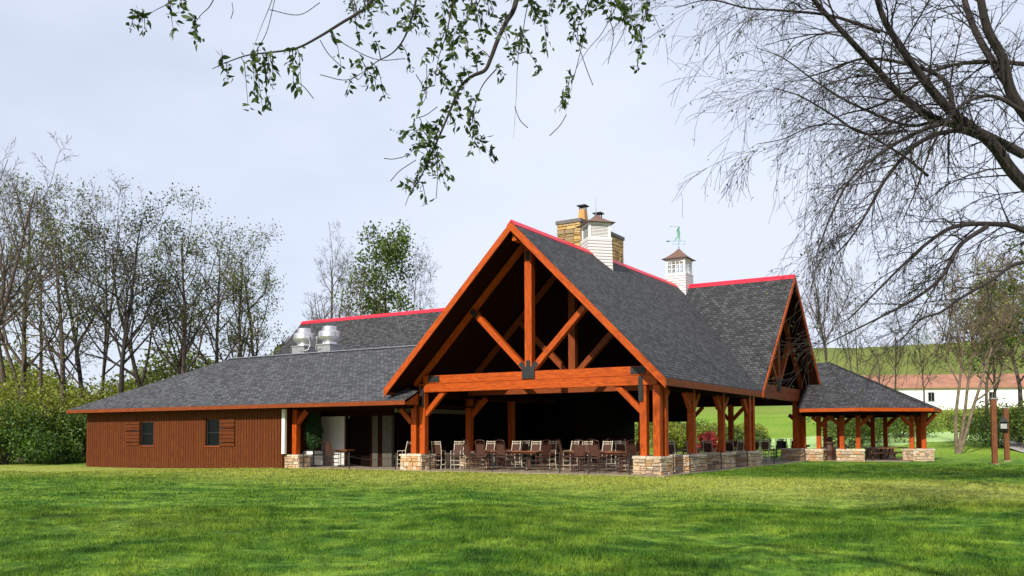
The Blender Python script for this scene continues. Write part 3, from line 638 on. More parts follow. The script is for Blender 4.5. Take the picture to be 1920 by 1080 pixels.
# cupolas
def cupola(x, y, rz, s, zb, zl, ze, za, glazed, name):
    """s half side; zb bottom, zl lantern base, ze eave, za apex (world z)"""
    e = bpy.data.objects.new(name, None); link(e, PV); e.location = (x, y, 0); e.rotation_euler = (0, 0, rz)
    if rz: zb = RZ-s*1.06*1.4142-0.1
    h = MB(); h.hexa([(-s*1.06, -s*1.06, zb), (s*1.06, -s*1.06, zb), (s*1.06, s*1.06, zb), (-s*1.06, s*1.06, zb), (-s, -s, zl), (s, -s, zl), (s, s, zl), (-s, s, zl)]).build('cupola_base', MAT['clap'], e)
    c = 0.11; k = s*0.93
    m = MB()
    for i in (-1, 1):
        for j in (-1, 1): m.box((min(i*k, i*(k-c)), min(j*k, j*(k-c)), zl), (max(i*k, i*(k-c)), max(j*k, j*(k-c)), ze))
    m.box((-s*1.02, -s*1.02, zl-0.03), (s*1.02, s*1.02, zl+0.06)); m.box((-k-0.03, -k-0.03, ze-0.08), (k+0.03, k+0.03, ze+0.02))
    m.build('cupola_frame', MAT['white'], e)
    for q in range(4):
        R_ = Matrix.Rotation(q*math.pi/2, 3, 'Z'); m = MB(); T = lambda p: tuple(R_ @ Vector(p))
        if glazed:
            a, b = -(k-c), k-c; z0, z1 = zl+0.06, ze-0.08
            for i in range(1, 4): xx = a+(b-a)*i/4; m.hexa([T(p) for p in ((xx-0.016, -k+0.03, z0), (xx+0.016, -k+0.03, z0), (xx+0.016, -k+0.07, z0), (xx-0.016, -k+0.07, z0), (xx-0.016, -k+0.03, z1), (xx+0.016, -k+0.03, z1), (xx+0.016, -k+0.07, z1), (xx-0.016, -k+0.07, z1))])
            for i in range(1, 3): zz = z0+(z1-z0)*i/3; m.hexa([T(p) for p in ((a, -k+0.035, zz-0.016), (b, -k+0.035, zz-0.016), (b, -k+0.065, zz-0.016), (a, -k+0.065, zz-0.016), (a, -k+0.035, zz+0.016), (b, -k+0.035, zz+0.016), (b, -k+0.065, zz+0.016), (a, -k+0.065, zz+0.016))])
            n = 6
            for i in range(n):   # arched head
                xa, xb = a+(b-a)*i/n, a+(b-a)*(i+1)/n; f = lambda x_: z1-0.02-0.11*(x_/b)**2
                m.hexa([T(p) for p in ((xa, -k+0.02, f(xa)), (xb, -k+0.02, f(xb)), (xb, -k+0.08, f(xb)), (xa, -k+0.08, f(xa)), (xa, -k+0.02, z1+0.01), (xb, -k+0.02, z1+0.01), (xb, -k+0.08, z1+0.01), (xa, -k+0.08, z1+0.01))])
            m.build('cupola_window', MAT['white'], e)
        else:
            nl = 9; z0, z1 = zl+0.06, ze-0.08; a, b = -(k-c), k-c
            for i in range(nl):
                z = z0+(z1-z0)*(i+0.2)/nl; dz = (z1-z0)/nl
                m.hexa([T(p) for p in ((a, -k+0.02, z), (b, -k+0.02, z), (b, -k+0.09, z+dz*0.8), (a, -k+0.09, z+dz*0.8), (a, -k+0.02, z+0.02), (b, -k+0.02, z+0.02), (b, -k+0.09, z+dz*0.8+0.02), (a, -k+0.09, z+dz*0.8+0.02))])
            m.build('louvre', MAT['white'], e)
    if not glazed: MB().box((-k+0.12, -k+0.12, zl), (k-0.12, k-0.12, ze-0.02)).build('cupola_core', MAT['galv'], e)
    m = MB(); o = s*1.28; N = 5; prev = None
    for i in range(N+1):
        f = i/N; r_ = o*(1-f); z = ze+0.02+(za-ze)*(0.25*f+0.75*f*f) if True else 0
        z = ze+0.02+(za-ze-0.02)*(0.55*f+0.45*f*f)
        ring = [(-r_, -r_, z), (r_, -r_, z), (r_, r_, z), (-r_, r_, z)]
        if prev:
            for q in range(4):
                p = [prev[q], prev[(q+1) % 4], ring[(q+1) % 4], ring[q]]
                m.face(p[:3] if i == N else p)
        prev = ring
    m.face([(-o, o, ze+0.02), (o, o, ze+0.02), (o, -o, ze+0.02), (-o, -o, ze+0.02)])
    m.build('cupola_roof', MAT['copper'], e)
    return e
c1 = cupola(RX, 38.90, rad(45), 0.60, 9.0, 11.10, 11.88, 12.42, False, 'cupola')
MB().tube([(0, 0, 12.4), (0, 0, 13.3)], [0.02, 0.006], 5).build('spire_rod', MAT['galv'], c1)
c2 = cupola(RX, 50.1, 0, 0.64, 9.2, 11.12, 12.02, 12.76, True, 'cupola')
# weathervane on the glazed cupola
WV = thing('weathervane', 'green copper weathervane of a golfer in full swing on top of the glazed cupola', 'weathervane', (RX, 50.1, 12.72), YAW); WV.scale = (0.8, 0.8, 0.8)
MB().tube([(0, 0, 0), (0, 0, 0.95)], 0.018, 6).lathe([(0.001, 0.05), (0.06, 0.10), (0.001, 0.16)], n=10).build('rod', MAT['verd'], WV)
m = MB()
m.tube([(-0.36, 0, 0.36), (0.36, 0, 0.36)], 0.010, 5); m.tube([(0, -0.36, 0.36), (0, 0.36, 0.36)], 0.010, 5)
for x in (-0.42, 0.42): m.box((x-0.05, -0.008, 0.31), (x-0.035, 0.008, 0.42)); m.box((x+0.035, -0.008, 0.31), (x+0.05, 0.008, 0.42)); m.beam((x-0.045, 0, 0.415), (x+0.045, 0, 0.315), 0.012, 0.014)
m.build('direction_arms', MAT['verd'], WV)
m = MB(); m.tube([(-0.70, 0, 0.58), (0.42, 0, 0.58)], 0.013, 5)
m.lathe([(0.001, -0.05), (0.15, -0.01), (0.15, 0.02), (0.001, 0.06)], (-0.80, 0, 0.58), 12)
m.hexa([(0.42, -0.008, 0.54), (0.52, -0.002, 0.58), (0.52, 0.002, 0.58), (0.42, 0.008, 0.54), (0.42, -0.008, 0.62), (0.521, -0.002, 0.581), (0.521, 0.002, 0.581), (0.42, 0.008, 0.62)]); m.build('arrow', MAT['verd'], WV)
def ext(m, pts, y0=-0.015, y1=0.015):
    a = [(p[0], y0, p[1]) for p in pts]; b = [(p[0], y1, p[1]) for p in pts]; m.face(a); m.face(b[::-1])
    for i in range(len(pts)): j = (i+1) % len(pts); m.face([a[j], a[i], b[i], b[j]])
m = MB()
ext(m, [(0.06, 0.60), (0.13, 0.60), (0.10, 0.80), (0.08, 1.05), (-0.07, 1.05), (-0.08, 0.98), (-0.24, 0.78), (-0.34, 0.62), (-0.42, 0.60), (-0.40, 0.58), (-0.28, 0.58), (-0.14, 0.76), (0.0, 0.92), (0.04, 0.80)][::-1])
ext(m, [(-0.09, 1.03), (0.10, 1.03), (0.12, 1.25), (0.07, 1.45), (-0.10, 1.45), (-0.16, 1.36), (-0.10, 1.2)])
ext(m, [(-0.16, 1.38), (-0.06, 1.30), (0.06, 1.50), (0.10, 1.66), (0.02, 1.68), (-0.05, 1.55)])
m.lathe([(0.001, -0.08), (0.07, -0.04), (0.08, 0.02), (0.001, 0.09)], (0.0, 0, 1.57), 10)
m.tube([(0.05, 0, 1.68), (-0.55, 0, 1.70)], 0.012, 5); m.box((-0.62, -0.012, 1.66), (-0.54, 0.012, 1.73)); m.build('golfer_figure', MAT['verd'], WV)
# rooftop exhaust fans
def fan(x, y, label, mirror):
    t_ = thing('exhaust_fan', label, 'exhaust fan', (x, y, HZ-0.06), 0, 'roof exhaust fans')
    MB().box((-0.50, -0.50, 0), (0.50, 0.50, 0.62)).box((-0.55, -0.55, 0.62), (0.55, 0.55, 0.68)).build('curb_box', MAT['galv'], t_)
    m = MB(); m.lathe([(0.44, 0.68), (0.40, 0.80), (0.44, 0.86), (0.62, 0.98), (0.66, 1.12), (0.64, 1.42), (0.60, 1.46), (0.50, 1.46), (0.44, 1.50), (0.42, 1.72), (0.40, 1.75), (0.001, 1.75)], n=32)
    m.build('fan_housing', MAT['alu'], t_, True)
    s = mirror; MB().box((s*0.72-0.07, -0.35, 1.02), (s*0.72+0.07, -0.20, 1.18)).tube([(s*0.72, -0.28, 1.02), (s*0.80, -0.3, 0.72), (s*0.74, -0.4, 0.42), (s*0.52, -0.54, 0.34), (s*0.2, -0.56, 0.40)], 0.025, 6).build('conduit', MAT['galv'], t_)
    return t_
fx = atY(570, 38.9, 660)[0]; fan(fx, 38.9, 'silver mushroom exhaust fan on the low wing roof, left of the pair', 1)
fx = atY(618, 38.9, 660)[0]; fan(fx, 38.9, 'silver mushroom exhaust fan on the low wing roof, right of the pair', -1)
# cable lying on the wing roof
cb = [(336, 719), (341, 715), (352, 712), (365, 708), (374, 701)]
def onwing(px, py):
    d = ray(px, py); n = np.array([0, -WS, 1.0]); c = n@np.array([0, 31, WE+0.03]); k = (c-n@CAMP)/(n@d); return CAMP+d*k
P = [onwing(*p) for p in cb]; Q = [onwing(x, y+2.5) for x, y in ((336, 719), (345, 717), (356, 712), (366, 708))]
tag(MB().tube(P, 0.022, 5).tube(Q, 0.018, 5).build('loose_cable', MAT['flash']), 'thin pale cable lying loose across the wing roof shingles', 'cable')
# ------------------------------------------------------------------ gazebo
GZ = thing('octagonal_gazebo', 'octagonal open gazebo with shingled roof on orange posts behind the pavilion', 'gazebo', (0, 0, 0))
gcx, gcy, gr, gez, gaz = -12.0, 58.3, 5.2, 3.10, 6.15
def octp(r, z, k): a = math.pi/8+k*math.pi/4; R_ = r/math.cos(math.pi/8); return (max(-13.0+0.1*(k % 2), gcx+R_*math.cos(a)*5.9/5.2), gcy+R_*math.sin(a), z)
m = MB(); fb = MB(); so_ = MB()
for k in range(8):
    a, b = octp(gr, gez, k), octp(gr, gez, k+1)
    pa, pb = [((-13.05, gcy, gaz) if p_[0] < -12.85 else (gcx-0.25, gcy, gaz)) for p_ in (a, b)]
    m.face([a, b, pb] if pa == pb else [a, b, pb, pa]); so_.face([octp(gr-0.03, gez-0.14, k+1), octp(gr-0.03, gez-0.14, k), (gcx-0.25, gcy, gaz-0.15)])
    a2, b2 = octp(gr+0.03, gez-0.10, k), octp(gr+0.03, gez-0.10, k+1); fb.beam(a2, b2, 0.05, 0.20)
m.build('roof', MAT['roof'], GZ); so_.build('ceiling', MAT['soffit'], GZ); fb.build('fascia_board', MAT['timber'], GZ)
hp = MB()
for k in range(8): a = octp(gr, gez+0.02, k); hp.beam(a, (-13.05 if a[0] < -12.85 else gcx-0.25, gcy, gaz+0.02), 0.16, 0.03)
hp.build('hip_cap', MAT['roof'], GZ)
for k in range(8):
    a = octp(gr-1.0, 0, k); ang = math.pi/8+k*math.pi/4
    if k in (3, 4): continue
    if k in (5, 6, 7): a = tuple(atY({5: 1521, 6: 1594, 7: 1721}[k], {5: 55.4, 6: 55.5, 7: 58.0}[k])[:2])+(0,)
    m = MB(); stonework(m, (-0.75, -0.45, -0.3), (0.75, 0.45, 0.62), 200+k)
    rot = Matrix.Rotation(round((ang+math.pi/2)/(math.pi/4))*math.pi/4, 3, 'Z') if k in (5, 6) else Matrix.Rotation(0, 3, 'Z')
    rot = Matrix.Rotation({5: 0, 6: rad(10), 7: rad(50)}.get(k, ang+math.pi/2), 3, 'Z')
    m.v = [tuple(rot @ Vector(v)+Vector((a[0], a[1], 0))) for v in m.v]; p = m.build('stone_pier', MAT['stone'], GZ)
    c = MB(); capstones(c, (-0.80, -0.50, 0.62), (0.80, 0.50, 0.72), 300+k); c.v = [tuple(rot @ Vector(v)+Vector((a[0], a[1], 0))) for v in c.v]; c.build('cap_stone', MAT['cap'], p)
    for s in (-0.45, 0.45):
        q = rot @ Vector((s, 0, 0)); post(a[0]+q.x, a[1]+q.y, 0.70, gez-0.2, 0.25, GZ)
        e = rot @ Vector((s*2.9, 0, 0)); f = rot @ Vector((s*1.25, 0, 0)); knee((a[0]+f.x, a[1]+f.y, 2.15), (a[0]+e.x, a[1]+e.y, 2.80), GZ)
m = MB()
for k in range(8):
    a, b = octp(gr-1.0, gez-0.28, k), octp(gr-1.0, gez-0.28, k+1); m.beam(a, b, 0.2, 0.26)
m.build('ring_beam', MAT['soffit'], GZ)
# ------------------------------------------------------------------ furniture
def chair_proto(frame, weave_, curved):
    t_ = thing('tall_chair', 'x', 'chair'); w, sh, top = 0.23, 0.62, 1.30
    for sx in (-1, 1):
        MB().tube([(sx*w, 0.22, 0), (sx*w, 0.21, sh)], 0.017, 6).build('leg', frame, t_)
        MB().tube([(sx*w, -0.27, 0), (sx*w, -0.21, 0.35), (sx*w, -0.21, sh)], 0.017, 6).build('leg', frame, t_)
    bf = MB()
    for sx in (-1, 1): bf.tube([(sx*w, -0.21, sh), (sx*w, -0.23, 0.9), (sx*w, -0.33, top)], 0.020, 6)
    if curved: bf.tube([(-w, -0.33, top), (-w*0.5, -0.335, top+0.05), (w*0.5, -0.335, top+0.05), (w, -0.33, top)], 0.018, 6)
    else: bf.tube([(-w-0.02, -0.325, top-0.03), (w+0.02, -0.325, top-0.03)], 0.016, 6)
    bf.tube([(-w, -0.30, 1.16), (w, -0.30, 1.16)], 0.014, 6)
    dm = [(0, 1.265), (0.07, 1.215), (0, 1.165), (-0.07, 1.215), (0, 1.265)]
    bf.tube([(x, -0.313, z) for x, z in dm], 0.011, 5)
    for sx in (-1, 1): bf.tube([(sx*0.13, -0.30, 1.16), (sx*0.15, -0.325, 1.27)], 0.010, 5)
    bf.build('back_frame', frame, t_)
    st = MB()
    for z in (0.20, 0.40):
        st.tube([(-w, 0.215, z), (w, 0.215, z)], 0.012, 5); st.tube([(-w, -0.235, z), (w, -0.235, z)], 0.012, 5)
        for sx in (-1, 1): st.tube([(sx*w, 0.215, z+0.04), (sx*w, -0.235, z+0.04)], 0.012, 5)
    st.build('stretcher', frame, t_)
    MB().box((-0.25, -0.23, sh-0.015), (0.25, 0.25, sh+0.03)).build('seat', weave_, t_)
    b = MB(); b.hexa([(-0.19, -0.225, 0.70), (0.19, -0.225, 0.70), (0.19, -0.205, 0.70), (-0.19, -0.205, 0.70), (-0.19, -0.30, 1.14), (0.19, -0.30, 1.14), (0.19, -0.28, 1.14), (-0.19, -0.28, 1.14)])
    b.build('backrest', weave_, t_)
    for sx in (-1, 1): MB().tube([(sx*w, 0.21, sh), (sx*w*1.04, 0.20, 0.84), (sx*w, -0.22, 0.86)], 0.014, 6).build('armrest', frame, t_)
    return t_
PR = {'pale': chair_proto(MAT['light_frame'], MAT['weave'], False), 'brown': chair_proto(MAT['brown_frame'], MAT['weave'], True), 'black': chair_proto(MAT['black_frame'], MAT['darkweave'], False)}
used = set()
def chair(kind, px, y=None, x=None, rz=0.0, label='', group='tall chairs set out under the pavilion'):
    pr_ = PR[kind]
    if kind in used: o = copy_tree(pr_)
    else: o = pr_; used.add(kind)
    p = atY(px, y) if y is not None else atXv(px, x)
    o.location = (p[0], p[1], 0.035); o.rotation_euler = (0, 0, rz); tag(o, label, 'chair', group); return o
ORD = ['first', 'second', 'third', 'fourth', 'fifth', 'sixth', 'seventh', 'eighth', 'ninth', 'tenth', 'eleventh', 'twelfth', 'thirteenth', 'fourteenth']
rc = random.Random(4)
# front row, backs towards the lawn
for i, (px, y, a) in enumerate([(884, 33.3, -25), (906, 33.0, 5), (945, 33.1, -3), (1018, 33.2, 62), (1062, 33.4, -55), (1090, 32.95, 4), (1120, 32.95, -3), (1176, 33.3, 60)]):
    chair('brown', px, y, rz=rad(a), label='brown woven tall chair, %s from the left in the front row facing the lawn edge' % ORD[i], group='brown chairs in the front row')
for i, (px, y, a) in enumerate([(823, 33.5, 10), (857, 33.9, 195), (914, 35.2, 180), (962, 35.4, 178), (978, 37.6, 75), (1000, 35.0, 184), (1029, 36.4, 170), (1069, 35.4, 160), (1096, 35.1, 182), (1133, 35.2, 176), (1148, 37.5, 95), (1166, 36.8, 10)]):
    chair('pale', px, y, rz=rad(a), label='pale framed tall chair, %s from the left in the second row under the front gable' % ORD[i], group='pale chairs behind the front tables')
for i, (px, y, a) in enumerate([(870, 41.0, 170), (905, 42.0, 15), (940, 41.0, 0), (985, 42.3, 180), (1015, 42.0, 5), (1050, 41.0, 0), (1082, 42.5, 180), (1112, 41.5, 0), (1140, 42.5, 185), (1170, 42.0, 5), (1188, 40.5, 90)]):
    chair('brown', px, y, rz=rad(a), label='dim brown tall chair, %s from the left in the deep rear row of the pavilion' % ORD[i], group='brown chairs deep in the pavilion')
for i, (px, x, a) in enumerate([(1258, -14.7, 6), (1283, -15.0, 95), (1300, -14.8, 2), (1330, -14.9, 0), (1345, -14.4, 80), (1371, -14.6, -8), (1382, -14.8, 60), (1396, -15.0, 170), (1418, -14.7, 4), (1433, -14.3, 20)]):
    chair('pale', px, x=x, rz=rad(a), label='pale framed tall chair, %s from the left along the open right side of the pavilion' % ORD[i], group='pale chairs along the right side')
for i, (px, x, a) in enumerate([(1455, -14.6, 70), (1474, -14.2, -20), (1491, -14.0, 5), (1462, -15.6, 10)]):
    chair('black', px, x=x, rz=rad(a), label='black framed tall chair, %s nearest the gazebo end of the right side' % ORD[i], group='black chairs at the gazebo end')
for i, (px, y, a) in enumerate([(1260, 46, 20), (1290, 47, 180), (1325, 49, 0), (1352, 50, 190), (1380, 51, 10), (1408, 51.5, 170), (1440, 52.5, 0)]):
    chair('brown', px, y, rz=rad(a), label='brown tall chair, %s from the left in the far row under the cross gable' % ORD[i], group='brown chairs under the cross gable')
chair('brown', 624, 33.2, rz=rad(-12), label='brown tall chair standing alone beside the white planter on the porch', group='porch seats')
chair('pale', 757, 33.0, rz=rad(100), label='pale framed tall chair half hidden by the left corner posts', group='porch seats')
def table_proto(L_=2.3, W_=0.9, h=0.86):
    t_ = thing('dining_table', 'x', 'table')
    MB().box((-L_/2, -W_/2, h-0.05), (L_/2, W_/2, h)).build('tabletop', MAT['tabletop'], t_, bevel=0.012)
    MB().box((-L_/2+0.1, -W_/2+0.08, h-0.13), (L_/2-0.1, W_/2-0.08, h-0.05)).build('apron', MAT['brown_frame'], t_)
    for sx in (-1, 1):
        m = MB(); m.tube([(sx*L_*0.3, 0, 0.05), (sx*L_*0.3, 0, h-0.1)], 0.045, 8); m.beam((sx*L_*0.3, -0.34, 0.03), (sx*L_*0.3, 0.34, 0.03), 0.08, 0.05); m.build('pedestal', MAT['brown_frame'], t_)
    return t_
TP = table_proto(); tu = [0]
def table(px, y, rz, label, sc=(1, 1, 1), x=None):
    o = TP if tu[0] == 0 else copy_tree(TP); tu[0] += 1
    p = atY(px, y) if x is None else atXv(px, x); o.location = (p[0], p[1], 0.035); o.rotation_euler = (0, 0, rz); o.scale = sc
    tag(o, label, 'table', 'tall wooden dining tables')
table(953, 34.1, 0.02, 'long tall wooden table in the front bay behind the left brown chairs', (1.55, 1, 1))
table(1125, 34.1, -0.02, 'long tall wooden table in the front bay behind the right brown chairs', (1.45, 1, 1))
table(812, 34.2, 0.1, 'small tall table beside the left corner pier', (0.45, 0.9, 1))
table(960, 38.0, 0, 'tall wooden table in the middle of the pavilion, left one'); table(1110, 38.3, 0, 'tall wooden table in the middle of the pavilion, right one', (1.2, 1, 1))
table(1290, 0, math.pi/2, 'tall wooden table lengthways near the first side pier', x=-16.2); table(1372, 0, math.pi/2, 'tall wooden table lengthways near the third side pier', x=-16.3)
table(1503, 0, 0.3, 'small dark table beside the gazebo end chairs', (0.45, 0.8, 1), x=-14.6)
table(646, 33.9, 0, 'narrow tall bar table on the porch beside the lone chair', (0.35, 0.7, 1))
# planter and topiary
PX = atY(588, 33.0)[0]
PT = thing('planter_box', 'square white panelled planter with black frame on the porch', 'planter', (PX-0.36, 33.36, 0.03))
s = 0.36; m = MB(); m.box((-s+0.02, -s+0.02, 0.03), (s-0.02, s-0.02, 0.80)); m.build('panel', MAT['white'], PT)
m = MB()
for i in (-1, 1):
    for j in (-1, 1): m.box((i*s-0.03, j*s-0.03, 0), (i*s+0.03, j*s+0.03, 0.86))
for z in (0.05, 0.60, 0.83):
    for a, b in (((-s, -s), (s, -s)), ((s, -s), (s, s)), ((s, s), (-s, s)), ((-s, s), (-s, -s))): m.beam((a[0], a[1], z), (b[0], b[1], z), 0.045, 0.05)
m.build('frame', MAT['black'], PT); MB().box((-s+0.04, -s+0.04, 0.78), (s-0.04, s-0.04, 0.82)).build('soil', MAT['bark_dark'], PT)
def leafcloud(name, C, N, size, mat, parent=None, seed=0, elong=1.6, droop=0.0):
    """C (n,3) centres -> N random leaves around"""
    r = np.random.default_rng(seed); n = len(C); d = r.normal(size=(n, 3)); d[:, 2] -= droop; d /= np.linalg.norm(d, axis=1)[:, None]
    q = r.normal(size=(n, 3)); s_ = np.cross(d, q); s_ /= np.linalg.norm(s_, axis=1)[:, None]; nrm = np.cross(d, s_)
    L_ = size*(0.6+0.8*r.random(n))[:, None]; w = L_/elong/2
    V_ = np.stack([C, C+d*L_*0.45+s_*w+nrm*w*0.3, C+d*L_, C+d*L_*0.45-s_*w+nrm*w*0.3], 1).reshape(-1, 3)
    col = np.repeat(r.random(n), 4)[:, None]*np.ones((1, 3))
    return np_mesh(name, V_, np.arange(n*4).reshape(-1, 4), mat, parent, col)
TT = thing('topiary', 'dark egg-shaped evergreen shrub growing in the white planter', 'shrub', (PX-0.36, 33.36, 0.86))
MB().tube([(0, 0, -0.04), (0, 0, 0.5)], 0.04, 8).build('trunk', MAT['bark_dark'], TT)
r = np.random.default_rng(3); n = 9000; d = r.normal(size=(n, 3)); d /= np.linalg.norm(d, axis=1)[:, None]; rr = (0.80+0.25*r.random(n))[:, None]
zz = d[:, 2:3]; wdt = np.where(zz > 0, 1-0.45*zz**1.5*(zz > 0), 1.0); wdt = np.nan_to_num(wdt, nan=1.0)
C_ = d*rr*np.concatenate([0.42*wdt, 0.42*wdt, np.full((n, 1), 0.98)], 1)+np.array([0, 0, 0.98])
leafcloud('foliage', C_, n, 0.085, MAT['needle'], TT, 1, 2.2, -0.8)
m = MB(); m.lathe([(0.001, 0.10), (0.22, 0.3), (0.33, 0.8), (0.30, 1.2), (0.18, 1.65), (0.001, 1.85)], n=14); m.build('inner_foliage', MAT['needle'], TT, True)
# chain barrier
def barrier(label, posts_, group=None):
    t_ = thing('chain_barrier', label, 'barrier', (posts_[0][0], posts_[0][1], 0)); o = np.array([posts_[0][0], posts_[0][1], 0.0])
    for p in posts_: q = np.array([p[0], p[1], p[2]])-o; MB().tube([q-[0, 0, 0.2], q+[0, 0, 0.86]], 0.026, 8).tube([q+[0, 0, 0.86], q+[0, 0, 0.90]], [0.04, 0.02], 8).build('barrier_post', MAT['black'], t_)
    for a, b in zip(posts_[:-1], posts_[1:]):
        a_, b_ = np.array(a)-o, np.array(b)-o
        m = MB()
        for z, s_ in ((0.72, 0.14), (0.36, 0.12)):
            m.tube([a_+(b_-a_)*k/8+np.array([0, 0, z-s_*4*(k/8)*(1-k/8)]) for k in range(9)], 0.011, 4)
        m.build('chain', MAT['black'], t_)
P1 = [tuple(atY(px, 31.95)[:2])+(0.0,) for px in (806, 923, 1049, 1103, 1180)]
barrier('black post and chain barrier along the front edge of the patio', P1)
P2 = [tuple(atXv(px, -12.93)[:2])+(0.0,) for px in (1262, 1293, 1351.5, 1400.5, 1451, 1508)]
barrier('black post and chain barrier down the right side of the patio', P2)
P3 = [tuple(atY(px, 32.0)[:2])+(-0.1,) for px in (569, 655, 742)]
barrier('black post and chain barrier across the porch opening', P3)
# gazebo furniture
def picnic(px, y, rz, label):
    p = atY(px, y); t_ = thing('picnic_table', label, 'picnic table', (p[0], p[1], 0.03), rz, 'dark picnic tables in the gazebo'); bm = MAT['brown_frame']
    MB().box((-0.9, -0.38, 0.70), (0.9, 0.38, 0.76)).build('tabletop', MAT['tabletop'], t_)
    for s_ in (-1, 1):
        MB().box((-0.9, s_*0.72-0.14, 0.42), (0.9, s_*0.72+0.14, 0.47)).build('bench', bm, t_)
        m = MB(); m.beam((s_*0.65, -0.7, 0), (s_*0.65, -0.2, 0.7), 0.07, 0.1); m.beam((s_*0.65, 0.7, 0), (s_*0.65, 0.2, 0.7), 0.07, 0.1); m.beam((s_*0.65, -0.8, 0.38), (s_*0.65, 0.8, 0.38), 0.06, 0.09); m.build('leg_frame', bm, t_)
picnic(1650, 57.5, 0.5, 'dark wooden picnic table on the right inside the gazebo'); picnic(1672, 59.5, 0.2, 'dark wooden picnic table at the back inside the gazebo')
p = atY(1555, 56.0); t_ = thing('log_stand', 'dark carved log stand between the two left gazebo piers', 'log stand', (p[0], p[1], 0.02))
MB().lathe([(0.001, 0), (0.30, 0), (0.26, 0.25), (0.30, 0.6), (0.24, 0.95), (0.33, 1.0), (0.33, 1.12), (0.001, 1.15)], n=14).build('log', MAT['brown_frame'], t_)
MB().lathe([(0.10, 1.15), (0.20, 1.2), (0.18, 1.38), (0.001, 1.44)], n=10).build('finial', MAT['brown_frame'], t_)
# pole lamps
def wpole(px, y, zt, label, lantern):
    p = atY(px, y); b = float(gz(p[0], p[1])); t_ = thing('wooden_pole', label, 'pole', (p[0], p[1], b), 0.3, 'square wooden poles by the right lawn')
    MB().beam((0, 0, -0.2), (0, 0, zt), 0.25, 0.25, (0, 1, 0)).build('shaft', wood_pole, t_, bevel=0.02); MB().box((-0.15, -0.15, zt), (0.15, 0.15, zt+0.05)).build('top_cap', MAT['galv'], t_)
    MB().box((-0.2, -0.2, -0.1), (0.2, 0.2, 0.04)).build('footing', MAT['slab'], t_)
    return p, b
wood_pole = wood('pole_timber', (0.11, 0.035, 0.014), (0.24, 0.085, 0.032))
wpole(1864, 51.7, 3.35, 'tall square wooden pole, nearer of the two at the right', False)
p, b = wpole(1887, 58.5, 3.05, 'square wooden pole with a lantern hanging on it, farther of the two', True)
t_ = thing('lantern', 'black and white lantern mounted on the farther wooden pole', 'lantern', (p[0]-0.1, p[1]-0.24, b+1.75))
MB().hexa([(-0.16, -0.16, 0), (0.16, -0.16, 0), (0.16, 0.16, 0), (-0.16, 0.16, 0), (-0.22, -0.22, 0.1), (0.22, -0.22, 0.1), (0.22, 0.22, 0.1), (-0.22, 0.22, 0.1)]).hexa([(-0.24, -0.24, 0.5), (0.24, -0.24, 0.5), (0.24, 0.24, 0.5), (-0.24, 0.24, 0.5), (-0.06, -0.06, 0.75), (0.06, -0.06, 0.75), (0.06, 0.06, 0.75), (-0.06, 0.06, 0.75)]).box((-0.22, -0.2, 0.1), (-0.18, -0.16, 0.5)).box((0.18, -0.2, 0.1), (0.22, -0.16, 0.5)).box((-0.05, 0.05, -0.1), (0.05, 0.14, 0.8)).build('lantern_frame', MAT['black'], t_)
MB().box((-0.16, -0.16, 0.12), (0.16, 0.16, 0.40)).build('lantern_glass', MAT['galv'], t_)
# ------------------------------------------------------------------ trees
def segmesh(name, S, mat, parent=None, n=3):
    """S list of (p0,p1,r0,r1)"""
    P0 = np.array([s[0] for s in S]); P1 = np.array([s[1] for s in S]); R0 = np.array([s[2] for s in S]); R1 = np.array([s[3] for s in S])
    d = P1-P0; l = np.linalg.norm(d, axis=1)[:, None]+1e-9; d = d/l; P1 = P1+d*R1[:, None]*0.35
    ref = np.where(np.abs(d[:, 2:3]) > 0.9, np.array([[1.0, 0, 0]]), np.array([[0, 0, 1.0]])); a = np.cross(d, ref); a /= np.linalg.norm(a, axis=1)[:, None]; b = np.cross(d, a)
    rings = []
    for P_, R_ in ((P0, R0), (P1, R1)):
        for k in range(n):
            t_ = 2*math.pi*k/n; rings.append(P_+R_[:, None]*(a*math.cos(t_)+b*math.sin(t_)))
    V_ = np.stack(rings, 1).reshape(-1, 3); base = np.arange(len(S))[:, None]*2*n; F_ = []
    for k in range(n): k2 = (k+1) % n; F_.append(np.concatenate([base+k, base+k2, base+n+k2, base+n+k], 1))
    return np_mesh(name, V_, np.stack(F_, 1).reshape(-1, 4), mat, parent, smooth=True)
